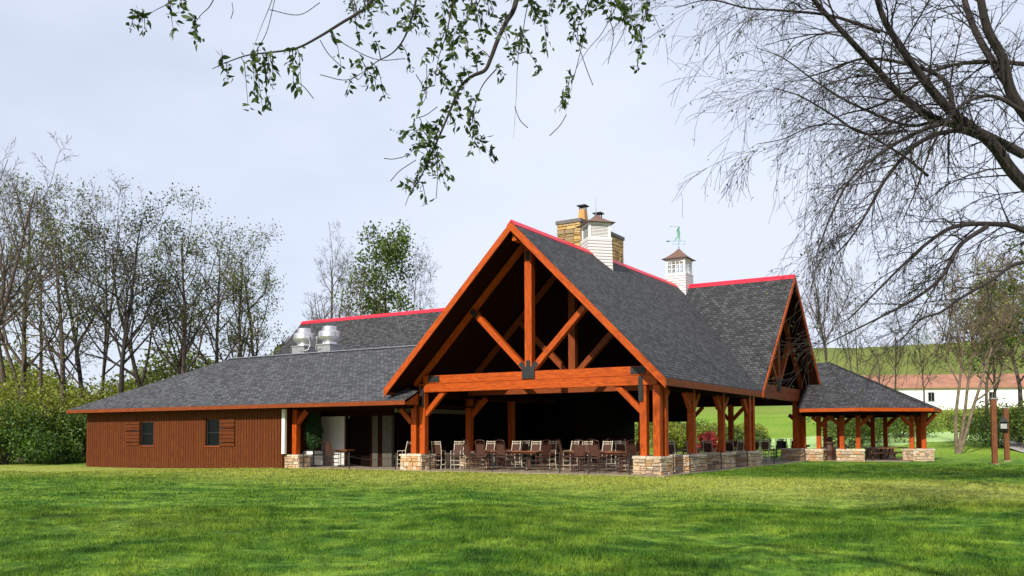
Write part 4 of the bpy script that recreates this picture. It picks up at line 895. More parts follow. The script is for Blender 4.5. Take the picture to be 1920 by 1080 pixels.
def grow(r, p, d, L_, rad_, lvl, prm, S, tips):
    """recursive limb: S[lvl] gets segments, tips gets twig points"""
    n = prm['seg'][lvl]; step = L_/n; pts = [p]; rr = rad_
    endr = rad_*(0.18 if lvl == 0 else 0.35)
    nch = prm['ch'][lvl] if lvl < len(prm['ch']) else 0
    start = prm['start'][lvl] if lvl < len(prm['start']) else 0.2
    marks = sorted(r.uniform(start, 1.0) for _ in range(nch)); mi = 0; ang = r.uniform(0, 6.28)
    for i in range(n):
        w = prm['wob'][lvl]; d = d+np.array([r.gauss(0, w), r.gauss(0, w), r.gauss(0, w)+prm['up'][lvl]]); d = d/np.linalg.norm(d)
        q = p+d*step; r0_ = rad_+(endr-rad_)*i/n; r1_ = rad_+(endr-rad_)*(i+1)/n
        S[min(lvl, len(S)-1)].append((p, q, r0_, r1_))
        while mi < nch and marks[mi] <= (i+1)/n:
            f = marks[mi]; o = p+(q-p)*((f*n)-i); ang += 2.4+r.uniform(-0.5, 0.5)
            a = np.cross(d, [0.3, 0.2, 0.93]); a /= (np.linalg.norm(a)+1e-9); b = np.cross(d, a)
            sd_ = a*math.cos(ang)+b*math.sin(ang); sp = rad(prm['ang'][lvl])*r.uniform(0.7, 1.25); nd = d*math.cos(sp)+sd_*math.sin(sp)
            cr_ = (rad_+(endr-rad_)*f)
            cl_ = L_*prm['len'][lvl]*(1.15-0.65*f if lvl == 0 else 1.1-0.5*f)*r.uniform(0.7, 1.2)
            grow(r, o, nd, cl_, max(prm['minr'], min(cr_*0.62, rad_*0.5)), lvl+1, prm, S, tips); mi += 1
        if lvl >= prm['leaflvl']: tips.append(q)
        p = q
DEC = dict(seg=[10, 7, 5, 4, 3], ch=[12, 6, 3, 2], start=[0.32, 0.2, 0.15, 0.1], wob=[0.05, 0.12, 0.16, 0.2, 0.22], up=[0.03, 0.10, 0.07, 0.03, 0.02],
           ang=[42, 45, 45, 45], len=[0.42, 0.46, 0.5, 0.55], minr=0.012, leaflvl=2)
def make_tree(name, label, cat, H, seed, bark, leafmat, nleaf, lsize, prm=None, r0=None, spreadup=None, group=None, stems=1, spread=0.32):
    prm = dict(DEC, **(prm or {})); r = random.Random(seed); t_ = thing(name, label, cat, group=group); S = [[], [], [], [], []]; tips = []
    for s_ in range(stems):
        a = r.uniform(0, 6.28); ln = 0.12 if stems == 1 else 0.35
        grow(r, np.array([0, 0, -0.3]), np.array([math.cos(a)*ln*r.random(), math.sin(a)*ln*r.random(), 1.0]), H*r.uniform(0.9, 1.0), (r0 or H*0.013)*(1 if stems == 1 else 0.7), 0, prm, S, tips)
    segmesh('trunk', S[0], bark, t_, 7)
    segmesh('limbs', S[1]+S[2], bark, t_, 4)
    if S[3]+S[4]: segmesh('twigs', S[3]+S[4], bark, t_, 3)
    if nleaf:
        T_ = np.array(tips); rg = np.random.default_rng(seed); idx = rg.integers(0, len(T_), nleaf); C_ = T_[idx]+rg.normal(size=(nleaf, 3))*spread
        leafcloud('crown', C_, nleaf, lsize, leafmat, t_, seed)
    return t_
def place(o, px, dist, rz, sc, label=None, group=None, dz=0.0):
    p = at(px, 816, dist); o.location = (p[0], p[1], float(gz(p[0], p[1]))+dz); o.rotation_euler = (0, 0, rz); o.scale = sc if hasattr(sc, '__len__') else (sc, sc, sc)
    if label: o['label'] = label
    if group: o['group'] = group
    return o
TR = {
 'budA': make_tree('deciduous_tree', 'x', 'tree', 17, 11, MAT['bark'], MAT['leaf_bud'], 2200, 0.15),
 'budB': make_tree('deciduous_tree', 'x', 'tree', 17, 12, MAT['bark'], MAT['leaf_bud'], 3000, 0.15),
 'olive': make_tree('deciduous_tree', 'x', 'tree', 17, 13, MAT['bark_dark'], MAT['leaf_olive'], 3600, 0.17),
 'olive2': make_tree('deciduous_tree', 'x', 'tree', 17, 17, MAT['bark_dark'], MAT['leaf_olive'], 2600, 0.17),
 'bare': make_tree('bare_tree', 'x', 'tree', 17, 14, MAT['bark'], None, 0, 0.2, dict(ch=[13, 7, 5, 3])),
 'bare2': make_tree('bare_tree', 'x', 'tree', 17, 15, MAT['bark'], MAT['leaf_bud'], 1200, 0.13, dict(ch=[9, 6, 5, 2], start=[0.2, 0.2, 0.15, 0.1]), stems=2),
 'green': make_tree('leafy_tree', 'x', 'tree', 17, 16, MAT['bark'], MAT['leaf_green'], 5200, 0.27, dict(ch=[16, 7, 4, 2], start=[0.42, 0.25, 0.2, 0.1], len=[0.40, 0.50, 0.5, 0.5], ang=[44, 42, 45, 45])),
 'multi': make_tree('bare_tree', 'x', 'tree', 10, 18, MAT['bark_pale'], MAT['leaf_yellow'], 1500, 0.12, dict(ch=[10, 8, 6, 4], start=[0.3, 0.2, 0.15, 0.1], len=[0.5, 0.5, 0.5, 0.5]), r0=0.17, stems=3),
}
tused = set()
def tree(kind, px, dist, topy, rz, label, group, wx=1.0):
    base = TR[kind]; o = base if kind not in tused else copy_tree(base); tused.add(kind)
    H0 = 10.5 if kind == 'multi' else 19.3 if kind == 'green' else 16.5
    p = at(px, 816, dist); zt = 1.6+(816-topy)/F*dist; sc = (zt-float(gz(p[0], p[1])))/H0
    return place(o, px, dist, rz, (sc*wx, sc*wx, sc), label, group)
GL = 'trees along the left edge of the woods'
tl = [('bare', -45, 50, 330, 0.3, 'large bare tree with long limbs reaching in from the left edge'), ('budA', 40, 66, 365, 1.0, 'slender budding tree second from the left edge'), ('bare2', 75, 70, 385, 2.0, 'forked bare tree between the left budding trees'),
      ('budB', 130, 64, 372, 0.1, 'leaning budding tree left of the building corner'), ('bare2', 185, 68, 405, 4.0, 'forked bare tree above the wing roof corner'), ('olive', 232, 62, 405, 3.1, 'olive leafed tree left of the darkest crown'),
      ('olive2', 285, 66, 425, 0.9, 'dark olive tree with the densest crown above the wing roof'), ('olive', 318, 70, 440, 5.0, 'dark olive tree right of the densest crown'), ('budA', 345, 64, 420, 3.9, 'budding tree with dark trunk in the middle of the left woods'),
      ('budB', 398, 68, 442, 2.6, 'tall lightly leafed tree right of the olive trees'), ('budA', 440, 72, 462, 5.2, 'lightly leafed tree second from the right end of the left woods'), ('budB', 482, 74, 466, 1.7, 'lightly leafed tree at the right end of the left woods'), ('olive2', 160, 78, 420, 2.2, 'olive tree standing behind the leaning budding tree'), ('bare', 15, 76, 330, 2.9, 'bare tree far behind the left edge trees')]
for k, px, ds, ty, rz, lb in tl: tree(k, px, ds, ty, rz, lb, GL)
tree('green', 715, 88, 402, 0.4, 'tall leafy green tree rising behind the red ridge', 'trees rising behind the roof', 0.95)
tree('bare', 620, 92, 470, 1.4, 'bare tree left of the leafy green tree behind the roof', 'trees rising behind the roof', 0.9)
tree('bare2', 780, 90, 500, 0.2, 'bare bushy tree right of the leafy green tree behind the roof', 'trees rising behind the roof', 0.8)
tree('bare2', 672, 84, 525, 3.2, 'short bare tree under the left side of the leafy green crown', 'trees rising behind the roof', 0.8)
GR = 'trees in the right background'
for k, px, ds, ty, rz, lb, wx in [('bare', 1560, 95, 455, 2.0, 'thin bare tree behind the cross gable peak', 0.6), ('bare2', 1612, 100, 520, 0.5, 'thin forked bare tree above the gazebo roof', 0.6), ('multi', 1795, 66, 500, 0.0, 'pale barked tree with three stems on the green lawn', 0.95),
                                  ('budB', 1735, 120, 600, 1.0, 'budding tree in front of the white barn', 0.8), ('budA', 1655, 128, 650, 2.0, 'small budding tree before the left end of the barn', 1.3), ('green', 1850, 95, 560, 5.0, 'leafy tree behind the three stemmed pale tree', 1.3), ('green', 1912, 78, 500, 2.3, 'leafy yellow green tree at the right edge', 1.4), ('budA', 1870, 74, 520, 0.6, 'thin budding tree between pale tree and right edge', 0.8), ('green', 1985, 70, 420, 4.4, 'leafy tree just beyond the right edge', 1.3), ('bare', 1680, 130, 600, 4.1, 'small distant bare tree left of the barn window', 0.9)]:
    tree(k, px, ds, ty, rz, lb, GR, wx)
# shrubs
def bush(px, dist, w, h, mat, seed, label, group, n=5000, ls=0.2, zoff=0.0):
    p = at(px, 816, dist); z = float(gz(p[0], p[1])); t_ = thing('shrub', label, 'shrub', (p[0], p[1], z+zoff), 0, group)
    r = np.random.default_rng(seed); nb = 14; cc = r.normal(size=(nb, 3))*np.array([w*0.28, w*0.28, h*0.2])+np.array([0, 0, h*0.5]); cc[:, 2] = np.clip(cc[:, 2], h*0.2, h*0.8)
    k = r.integers(0, nb, n); d = r.normal(size=(n, 3)); d /= np.linalg.norm(d, axis=1)[:, None]; R_ = (w*0.24)*(0.55+0.5*r.random(n))[:, None]
    C_ = cc[k]+d*R_*np.array([1, 1, 0.85*h/w+0.25]); C_ = C_[C_[:, 2] > -0.05]
    leafcloud('foliage', C_, len(C_), ls, mat, t_, seed)
    rs = random.Random(seed); S = []
    for q in range(9):
        e = cc[q]; a = np.array([rs.uniform(-.2, .2), rs.uniform(-.2, .2), -0.1]); mid = (a+e)/2+np.array([rs.uniform(-.2, .2), rs.uniform(-.2, .2), 0.1*h]); S += [(a, mid, 0.05, 0.035), (mid, e, 0.035, 0.015)]
    segmesh('stems', S, MAT['bark'], t_, 4); return t_
GS = 'shrubs below the left woods'
for i, (px, ds, w, h, mt, lb) in enumerate([(8, 58, 6.0, 4.2, 'leaf_dark', 'dark green rounded shrub at the far left edge'), (105, 60, 5.0, 3.4, 'leaf_dark', 'dark green shrub beside the corner of the wing'), (60, 61, 6, 4.2, 'leaf_yellow', 'yellow green shrub behind the dark left shrubs'), (140, 62, 6, 3.8, 'leaf_green', 'mid green shrub just behind the wing corner'),
      (10, 62, 7, 5.95, 'leaf_yellow', 'tall yellow green shrub at the far left'), (110, 66, 8, 5.5249999999999995, 'leaf_yellow', 'yellow green thicket left of the wing corner'), (190, 66, 8, 5.95, 'leaf_yellow', 'yellow green thicket above the wing corner'), (260, 70, 8, 6.375, 'leaf_yellow', 'yellow green thicket below the olive trees'), (335, 72, 8, 7.8, 'leaf_bud', 'olive thicket in the middle of the left woods'), (400, 74, 8, 8.5, 'leaf_bud', 'olive thicket behind the wing roof hip')]):
    bush(px, ds, w, h, MAT[mt], 50+i, lb, GS, 9000 if i < 2 else 3600, 0.17 if i < 4 else 0.22)
# distant wood masses
def woodmass(name, label, pts, n, mat, hh, ls, seed):
    r = np.random.default_rng(seed); P_ = np.array(pts); k = r.integers(0, len(P_)-1, n); f = r.random(n)[:, None]; q = P_[k]*(1-f)+P_[k+1]*f
    q = q+r.normal(size=(n, 2))*3.0; ph = np.sin(q[:, 0]*0.35)+np.sin(q[:, 1]*0.27+q[:, 0]*0.13); z = gz(q[:, 0], q[:, 1])+hh*(0.75+0.2*ph)*(1-r.random(n)**1.6*0.98)
    tag(leafcloud(name, np.concatenate([q, z[:, None]], 1), n, ls, mat, None, seed), label, 'woods', kind='stuff')
ln = [at(px, 816, d)[:2] for px, d in ((-160, 70), (0, 82), (200, 88), (420, 92), (560, 100), (800, 110))]
woodmass('woodland', 'yellow green woodland undergrowth behind the left trees', ln, 26000, MAT['leaf_yellow'], 7.5, 0.36, 1)
ln = [at(px, 816, d)[:2] for px, d in ((-200, 95), (100, 120), (420, 130), (600, 150), (820, 150))]
woodmass('woodland', 'olive woodland rising far behind the left trees', ln, 42000, MAT['leaf_bud'], 12.0, 0.55, 2)
# mid-distance shrubs seen through the open pavilion
GM = 'shrubs seen through the open pavilion'
for i, (px, ds, w, h, mt, lb) in enumerate([(1262, 80, 5, 2.5, 'leaf_yellow', 'yellow green shrub seen past the first side post'), (1288, 84, 5, 2.5, 'leaf_green', 'green shrub seen between first and second side posts'), (1328, 74, 1.25, 1.7, 'leaf_red', 'red leafed shrub seen through the open pavilion'), (1375, 88, 5, 2.2, 'leaf_yellow', 'yellow green shrub right of the red shrub'), (1400, 84, 4, 1.9, 'leaf_green', 'green shrub seen past the third side post'), (1235, 86, 5, 3.2, 'leaf_green', 'green shrub hidden behind the corner posts'),
      (1590, 78, 6, 4.0, 'leaf_green', 'green shrub behind the gazebo posts on the left'), (1640, 84, 5, 4.4, 'leaf_green', 'green shrub behind the middle of the gazebo'), (1690, 90, 6, 3.2, 'leaf_green', 'green shrub behind the right of the gazebo'), (1862, 76, 6, 2.9, 'leaf_green', 'wide green shrub behind the wooden poles'), (1925, 72, 7, 4.5, 'leaf_green', 'large green shrub at the right edge of the lawn'), (1840, 100, 9, 2.0, 'leaf_yellow', 'low yellow green hedge beyond the pale barked tree')]):
    bush(px, ds, w, h, MAT[mt], 90+i, lb, GM if i < 6 else 'shrubs on the right lawn', 4500, 0.2)
# barn
bp = at(1735, 816, 165); bz = float(gz(bp[0], bp[1]))
BN = thing('white_barn', 'long white barn with faded red roof below the green hill', 'barn', (bp[0], bp[1], bz-0.5), YAW-rad(6))
MB().box((-22, 0, -2), (24, 10, 5.0)).build('wall', MAT['white'], BN)
mred = plain('faded_red_roof', (0.34, 0.16, 0.10), 0.8, 0, 0.15, 0.5)
MB().slab([(-22.5, -0.6, 4.9), (24.5, -0.6, 4.9), (24.5, 5, 7.6), (-22.5, 5, 7.6)], 0.2).slab([(24.5, 10.6, 4.9), (-22.5, 10.6, 4.9), (-22.5, 5, 7.6), (24.5, 5, 7.6)], 0.2).build('roof', mred, BN)
for x in (-9, 1.2, 12):
    w_ = MB().box((x-0.6, -0.08, 2.2), (x+0.6, 0.05, 4.0)).build('window', MAT['galv'], BN); MB().box((x-0.48, -0.12, 2.32), (x-0.05, -0.09, 3.88)).box((x+0.05, -0.12, 2.32), (x+0.48, -0.09, 3.88)).build('pane', MAT['glassdark'], w_)
# gravel path at the right
mp_ = plain('gravel_path', (0.42, 0.38, 0.36), 0.9, 0, 0.2, 1.5)
q = [at(1850, 816, 82)[:2], at(1915, 816, 66)[:2], at(2050, 816, 60)[:2], at(2050, 816, 66)[:2], at(1925, 816, 76)[:2], at(1865, 816, 88)[:2]]
drape('gravel_path', [tuple(v) for v in q], mp_, 0.06)
# ------------------------------------------------------------------ big bare tree at the right, limbs reaching over the lawn
TB = thing('spreading_tree', 'large dark bare tree whose drooping limbs fill the upper right sky', 'tree', (0, 0, 0)); D0 = 15.0
trunk_b = at(2330, 816, 17.0); tb = np.array([trunk_b[0], trunk_b[1], -0.2]); crotch = np.array([trunk_b[0], trunk_b[1], 3.6])
Sb = [[], [], []]; rb = random.Random(21); nb_ = [0]
def curve(pts, n):
    P_ = [np.array(p, float) for p in pts]; P_ = [2*P_[0]-P_[1]]+P_+[2*P_[-1]-P_[-2]]; out = []
    for i in range(1, len(P_)-2):
        for k in range(n):
            t_ = k/n; a, b, c, d = P_[i-1:i+3]; out.append(0.5*((2*b)+(c-a)*t_+(2*a-5*b+4*c-d)*t_*t_+(3*b-a-3*c+d)*t_**3))
    out.append(P_[-2]); return out
def twig(p, d, L_, r_, lvl, droop):
    n = 5 if lvl < 2 else 4; st = L_/n; kids = []
    for i in range(n):
        d = d+np.array([rb.gauss(0, 0.10), rb.gauss(0, 0.10), rb.gauss(0, 0.08)-droop]); d /= np.linalg.norm(d); q_ = p+d*st
        a, b = r_*(1-0.7*i/n), r_*(1-0.7*(i+1)/n); Sb[min(2, lvl+1)].append((p, q_, max(a, 0.0032), max(b, 0.0026)))
        kids.append((q_, d.copy())); p = q_
    if lvl < 2:
        for q_, dd in kids[:-1]:
            for _ in range((2 if rb.random() < 0.35 else 1) if lvl < 1 else (1 if rb.random() < 0.6 else 0)):
                sp = rb.uniform(0.35, 0.95)*rb.choice((-1, 1)); ax = np.array([rb.gauss(0, 1), rb.gauss(0, 1), rb.gauss(0, 1)]); ax = np.cross(dd, ax); ax /= np.linalg.norm(ax)
                twig(q_, dd*math.cos(sp)+ax*math.sin(sp), L_*rb.uniform(0.42, 0.68), r_*0.5, lvl+1, droop*1.15)
def limb(px, w0, w1, tdens=1.0, tl_=1.5, droop=0.10):
    pts = [at(x, y, z) for x, y, z in px]; c = curve(pts, 6); n = len(c); mb2 = MB()
    R_ = [w0+(w1-w0)*(i/(n-1))**0.8 for i in range(n)]; mb2.tube(c, R_, 8); mb2.build('limb', MAT['bark_dark'], TB, True)
    for i in range(2, n):
        if c[i][0] is None: continue
        k = tdens*0.60
        while k > 0:
            if rb.random() < k:
                dd = c[i]-c[i-1]; dd /= np.linalg.norm(dd); ax = np.array([rb.gauss(0, 1), rb.gauss(0, 1), rb.gauss(0, 1)]); ax = np.cross(dd, ax); ax /= np.linalg.norm(ax); sp = rb.uniform(0.4, 0.95)
                twig(c[i], dd*math.cos(sp)+ax*math.sin(sp), tl_*rb.uniform(0.6, 1.2), min(0.018, R_[i]*0.45), 0, droop)
            k -= 1
limb([(2300, 640, 16.5), (2080, 480, 16), (1920, 345, 15.6), (1860, 270, 15.3), (1790, 215, 15), (1740, 160, 14.8), (1690, 90, 14.6), (1655, 30, 14.4), (1630, -60, 14.2)], 0.14, 0.035, 0.9)
limb([(1920, 290, 15.8), (1830, 245, 15.6), (1760, 225, 15.3), (1700, 190, 15), (1640, 125, 14.8), (1580, 60, 14.5), (1530, 5, 14.3), (1490, -50, 14)], 0.085, 0.03, 1.1)
limb([(2200, 420, 17), (2000, 290, 16.6), (1905, 190, 16.2), (1880, 110, 16), (1850, 50, 15.8), (1832, -40, 15.6)], 0.13, 0.06, 0.7)
limb([(1895, 165, 16.2), (1870, 130, 16.6), (1825, 50, 17), (1800, -30, 17.3)], 0.08, 0.05, 0.8)
limb([(1800, 225, 15.1), (1740, 240, 14.7), (1670, 275, 14.2), (1600, 330, 13.8), (1560, 400, 13.6), (1530, 480, 13.5)], 0.045, 0.008, 1.2, 1.3, 0.12)
limb([(1850, 262, 15.3), (1790, 245, 15.0), (1720, 270, 14.5), (1665, 330, 14.2), (1630, 390, 14), (1600, 440, 13.8), (1565, 480, 13.6)], 0.05, 0.01, 1.2, 1.3, 0.1)
limb([(2250, 600, 16.5), (2050, 500, 15.8), (1920, 432, 15.4), (1860, 420, 15.2), (1790, 425, 14.8), (1740, 455, 14.4), (1690, 500, 14.2), (1640, 550, 14), (1590, 600, 13.8)], 0.07, 0.01, 0.9, 1.2, 0.09)
limb([(1850, 425, 15.1), (1800, 460, 14.6), (1765, 520, 14.3), (1715, 560, 14), (1660, 590, 13.9), (1600, 620, 13.8), (1550, 645, 13.6)], 0.045, 0.008, 0.9, 1.1, 0.06)
limb([(2280, 650, 16), (2060, 500, 15.2), (1920, 492, 14.6), (1860, 525, 14.3), (1800, 560, 14), (1765, 585, 13.8), (1725, 600, 13.7), (1688, 640, 13.6)], 0.045, 0.010, 0.7, 0.9, 0.05)
limb([(1790, 215, 15), (1770, 150, 15.4), (1700, 120, 15.8), (1620, 110, 16), (1560, 130, 16.2), (1500, 150, 16.4)], 0.05, 0.01, 1.1, 1.3, 0.12)
limb([(1650, 60, 14.6), (1560, 30, 14.4), (1470, 20, 14.2), (1400, 15, 14), (1330, 0, 13.8), (1265, 15, 13.7)], 0.03, 0.006, 1.0, 1.1, 0.12)
limb([(1920, 120, 16.5), (1840, 115, 16.3), (1760, 130, 16.1), (1700, 170, 15.9), (1640, 200, 15.7), (1580, 215, 15.5), (1520, 245, 15.3)], 0.045, 0.008, 1.1, 1.3, 0.12)
limb([(1700, 245, 15), (1620, 250, 14.6), (1560, 215, 14.3), (1500, 180, 14.1), (1450, 165, 14)], 0.03, 0.006, 1.1, 1.2, 0.12)
limb([(1760, 225, 15.3), (1700, 235, 15.6), (1610, 200, 15.9), (1540, 160, 16), (1470, 110, 16), (1420, 90, 16)], 0.035, 0.006, 1.0, 1.2, 0.12)
limb([(1740, 330, 14.6), (1690, 290, 14.5), (1600, 240, 14.3), (1530, 235, 14.1), (1470, 260, 14), (1420, 270, 13.9)], 0.025, 0.005, 0.8, 1.0, 0.08)
limb([(1920, 210, 15), (1860, 180, 14.9), (1800, 200, 14.7), (1750, 270, 14.4), (1720, 350, 14.2), (1690, 420, 14)], 0.04, 0.007, 1.1, 1.1, 0.1)
MB().tube(curve([tb, crotch*0.6+tb*0.4, crotch, at(2300, 640, 16.5)], 4), [0.42]*5+[0.36]*4+[0.28]*3+[0.17], 12).build('trunk', MAT['bark_dark'], TB, True)
MB().tube(curve([crotch, at(2290, 520, 16.8), at(2200, 420, 17)], 4), [0.24]*4+[0.18]*4+[0.15], 10).build('limb', MAT['bark_dark'], TB, True)
segmesh('twigs', Sb[1]+Sb[2], MAT['bark_dark'], TB, 3)
allp = np.array([s_[1] for s_ in Sb[2]]); rg = np.random.default_rng(8); sel = allp[rg.integers(0, len(allp), 2600)]+rg.normal(size=(2600, 3))*0.02
leafcloud('young_leaves', sel, 2600, 0.05, MAT['leaf_near'], TB, 4, 2.0, 0.5)
# unseen leaf crown added above the view to shade the right lawn
ru = np.random.default_rng(31); nb2 = 90; cc = np.stack([ru.uniform(-12, 4, nb2), ru.uniform(13, 23, nb2), ru.uniform(10.5, 17, nb2)], 1)
k_ = ru.integers(0, nb2, 16000); C_ = cc[k_]+ru.normal(size=(16000, 3))*np.array([0.9, 0.9, 0.6]); q_ = C_-CAMP; dp = q_ @ FW
yy_ = PY-F*(q_ @ UP)/dp; C_ = C_[yy_ < -60]; leafcloud('shade_crown', C_, len(C_), 0.16, MAT['leaf_near'], TB, 5, 1.8, 0.3)
S_u = []; up0 = np.array([trunk_b[0]-0.5, trunk_b[1], 9.5]); MB().tube(curve([crotch, (crotch+up0)/2+np.array([-0.3, 0, 0]), up0], 4), [0.28-0.014*i for i in range(9)], 8).build('limb', MAT['bark_dark'], TB, True)
for c_ in cc:
    q_ = c_-CAMP
    if PY-F*(q_ @ UP)/(q_ @ FW) < -60:
        md = (up0+c_)/2+np.array([0, 0, 1.5]); pts = curve([up0, md, c_], 3); S_u += [(pts[i], pts[i+1], 0.07*(1-i/7)+0.01, 0.07*(1-(i+1)/7)+0.01) for i in range(len(pts)-1)]
segmesh('shade_crown_limbs', S_u, MAT['bark_dark'], TB, 5)  # limbs for the added crown, kept out of view
print('right tree segs', len(Sb[1]), len(Sb[2]))
# ------------------------------------------------------------------ leafy boughs overhead
TO = thing('overhanging_tree', 'young leaved boughs of a tree hanging down across the top of the view', 'tree', (0, 0, 0))
D = 5.2
mains = [
 [(985, -130, 5.6), (968, 0, 5.3), (950, 40, 5.25), (934, 73, 5.2), (920, 110, 5.2), (909, 132, 5.2), (885, 143, 5.2), (862, 165, 5.2), (845, 205, 5.2), (826, 250, 5.2), (808, 290, 5.25), (790, 330, 5.3), (778, 350, 5.3)],
 [(760, -110, 5.3), (698, 0, 5.1), (670, 25, 5.05), (642, 42, 5.0), (600, 68, 5.0), (557, 90, 5.0), (510, 98, 5.0), (467, 103, 5.0), (430, 115, 5.0), (398, 129, 5.0)],
 [(800, -110, 5.5), (780, 0, 5.4), (770, 40, 5.4), (756, 75, 5.4), (735, 100, 5.4), (700, 120, 5.4), (672, 150, 5.4)],
 [(1010, -90, 5.7), (991, 0, 5.6), (980, 60, 5.6), (971, 112, 5.6), (968, 180, 5.6), (963, 258, 5.6)],
 [(1120, -90, 5.5), (1103, 0, 5.4), (1090, 30, 5.4), (1080, 60, 5.4)], [(1180, -90, 5.2), (1170, 0, 5.1), (1172, 50, 5.1), (1150, 95, 5.1), (1128, 123, 5.1)],
 [(930, 130, 5.2), (905, 160, 5.2), (890, 200, 5.2), (888, 240, 5.2), (905, 270, 5.2), (928, 298, 5.2)],
 [(370, -90, 4.9), (325, -5, 4.8), (290, 20, 4.8), (262, 38, 4.8)], [(430, -90, 4.9), (400, 0, 4.8), (375, 30, 4.8), (355, 60, 4.8)], [(540, -90, 5), (510, 0, 5), (490, 50, 5), (470, 105, 5)],
 [(880, -90, 5.3), (850, 0, 5.3), (838, 60, 5.3), (822, 110, 5.3), (815, 160, 5.3)], [(1190, -90, 5.4), (1160, 0, 5.3), (1130, 60, 5.3), (1105, 90, 5.3), (1080, 130, 5.3), (1068, 180, 5.3), (1060, 215, 5.3)], [(1230, -90, 5.4), (1215, 0, 5.3), (1205, 50, 5.3), (1200, 100, 5.3)],
 [(930, -80, 5.4), (900, 0, 5.3), (870, 40, 5.3), (840, 80, 5.3)], [(1060, -80, 5.4), (1040, 0, 5.4), (1020, 40, 5.4)]]
mr_ = [0.018, 0.012, 0.009, 0.004, 0.006, 0.004, 0.004, 0.004, 0.004, 0.003, 0.006, 0.003, 0.004, 0.005, 0.004]
clus = [(258, 35), (272, 55), (245, 52), (320, 12), (345, 22), (325, 55), (365, 60), (372, 78), (338, 5), (415, 122), (426, 150), (482, 112), (498, 128), (480, 150), (505, 148), (478, 175), (500, 185), (465, 197), (492, 200), (512, 160), (550, 155), (565, 165), (545, 128),
        (640, 125), (652, 165), (665, 120), (690, 150), (705, 165), (720, 180), (700, 85), (672, 78), (660, 20), (690, 10), (745, 20), (760, 50), (700, 55), (735, 60), (790, 20), (802, 60), (812, 100), (790, 110), (770, 130), (830, 40), (850, 20), (862, 75), (875, 40), (890, 15), (905, 60), (880, 95), (850, 110),
        (925, 20), (945, 50), (955, 95), (975, 80), (940, 145), (960, 110), (1000, 25), (1015, 40), (1030, 20), (1060, 10), (1075, 72), (1095, 72), (1085, 85), (1065, 15), (1105, 25), (1120, 10), (1060, 190), (1065, 170), (1050, 195), (1165, 35), (1185, 50), (1215, 35), (1190, 75), (1205, 100), (1195, 128), (1150, 12), (1130, 10), (1210, 15),
        (835, 150), (855, 160), (870, 175), (840, 165), (800, 150), (870, 135), (890, 120), (835, 215), (862, 215), (850, 235), (882, 205), (890, 235), (880, 240), (785, 250), (765, 255), (748, 250), (800, 255), (815, 245), (790, 275), (770, 285), (805, 290), (820, 290), (800, 310), (785, 325), (760, 350), (775, 358), (812, 330), (828, 325), (835, 345), (800, 380), (840, 330), (890, 270), (905, 275), (882, 285), (925, 295), (780, 220), (1240, 60), (1010, 130), (1025, 95)]
clus += [(rb.uniform(820, 1010), rb.uniform(-20, 110)) for _ in range(26)]+[(rb.uniform(640, 830), rb.uniform(-20, 60)) for _ in range(12)]+[(rb.uniform(1060, 1230), rb.uniform(-20, 45)) for _ in range(12)]
allpts = []; limbpts = []
for k, mn in enumerate(mains):
    c = curve([at(*p) for p in mn], 5); n = len(c); R_ = [mr_[k]*(1-0.82*i/(n-1)) for i in range(n)]
    MB().tube(c, R_, 6).build('bough', MAT['bark_dark'], TO, True); allpts += c
    if mn[0][1] < 0: limbpts.append(c[0])
AP = np.array(allpts); So = []; LC = []; LD = []
ro = random.Random(9)
pxs = np.array([[960+F*((p-CAMP)@RT)/((p-CAMP)@FW), PY-F*((p-CAMP)@UP)/((p-CAMP)@FW)] for p in AP])
for cx_, cy_ in clus:
    d2 = (pxs[:, 0]-cx_)**2+((pxs[:, 1]-cy_)*0.8+14)**2; i = int(np.argmin(d2)); st = AP[i]; dep = (st-CAMP)@FW+ro.uniform(-0.25, 0.25); e = at(cx_, cy_, dep)
    mid = (st+e)/2+np.array([0, 0, 0.03+0.12*np.linalg.norm(e-st)])
    c = curve([st, mid, e], 4); n = len(c)
    for a in range(n-1): So.append((c[a], c[a+1], 0.0035*(1-0.6*a/n), 0.0035*(1-0.6*(a+1)/n)))
    big = 0.5 if (cx_ > 1230 or (620 < cx_ < 700 and cy_ < 40)) else 1.0
    for a in range(max(1, n-7), n):
        for s_ in range(ro.choice((1, 2, 2)) if a < n-1 else 5):
            LC.append(c[a]+np.array([ro.gauss(0, 0.012) for _ in range(3)])); v = (c[a]-c[a-1]); v /= (np.linalg.norm(v)+1e-9); v = v*0.75+np.array([ro.gauss(0, 0.75), ro.gauss(0, 0.75), -0.12+ro.gauss(0, 0.5)]); LD.append(v/np.linalg.norm(v)*big)
# a few long bare hanging twigs
for pts in ([(515, 0), (500, 60), (478, 100)], [(560, 155), (572, 165), (588, 185)], [(600, 5), (560, 28), (505, 18)], [(640, 125), (615, 100), (600, 75)], [(690, 130), (650, 150), (600, 140)], [(760, 110), (700, 110), (620, 68)], [(800, 120), (800, 170), (795, 190)], [(965, 200), (975, 225), (990, 240)],
            [(1128, 10), (1150, 60), (1140, 120)], [(1100, 50), (1085, 110), (1075, 150)], [(1088, 95), (1100, 130), (1112, 160)], [(1062, 215), (1050, 235), (1030, 255)], [(780, 300), (750, 320), (732, 340)], [(770, 290), (740, 298), (720, 297)], [(820, 200), (800, 215), (780, 222)], [(790, 330), (770, 360), (760, 385)], [(812, 280), (820, 320), (818, 372)], [(900, 175), (890, 200), (885, 230)], [(435, 5), (437, 20), (433, 35)], [(780, 140), (795, 165), (800, 185)]):
    c = curve([at(x, y, 5.2) for x, y in pts], 5)
    for a in range(len(c)-1): So.append((c[a], c[a+1], 0.0028, 0.0022))
segmesh('twigs', So, MAT['bark_dark'], TO, 4)
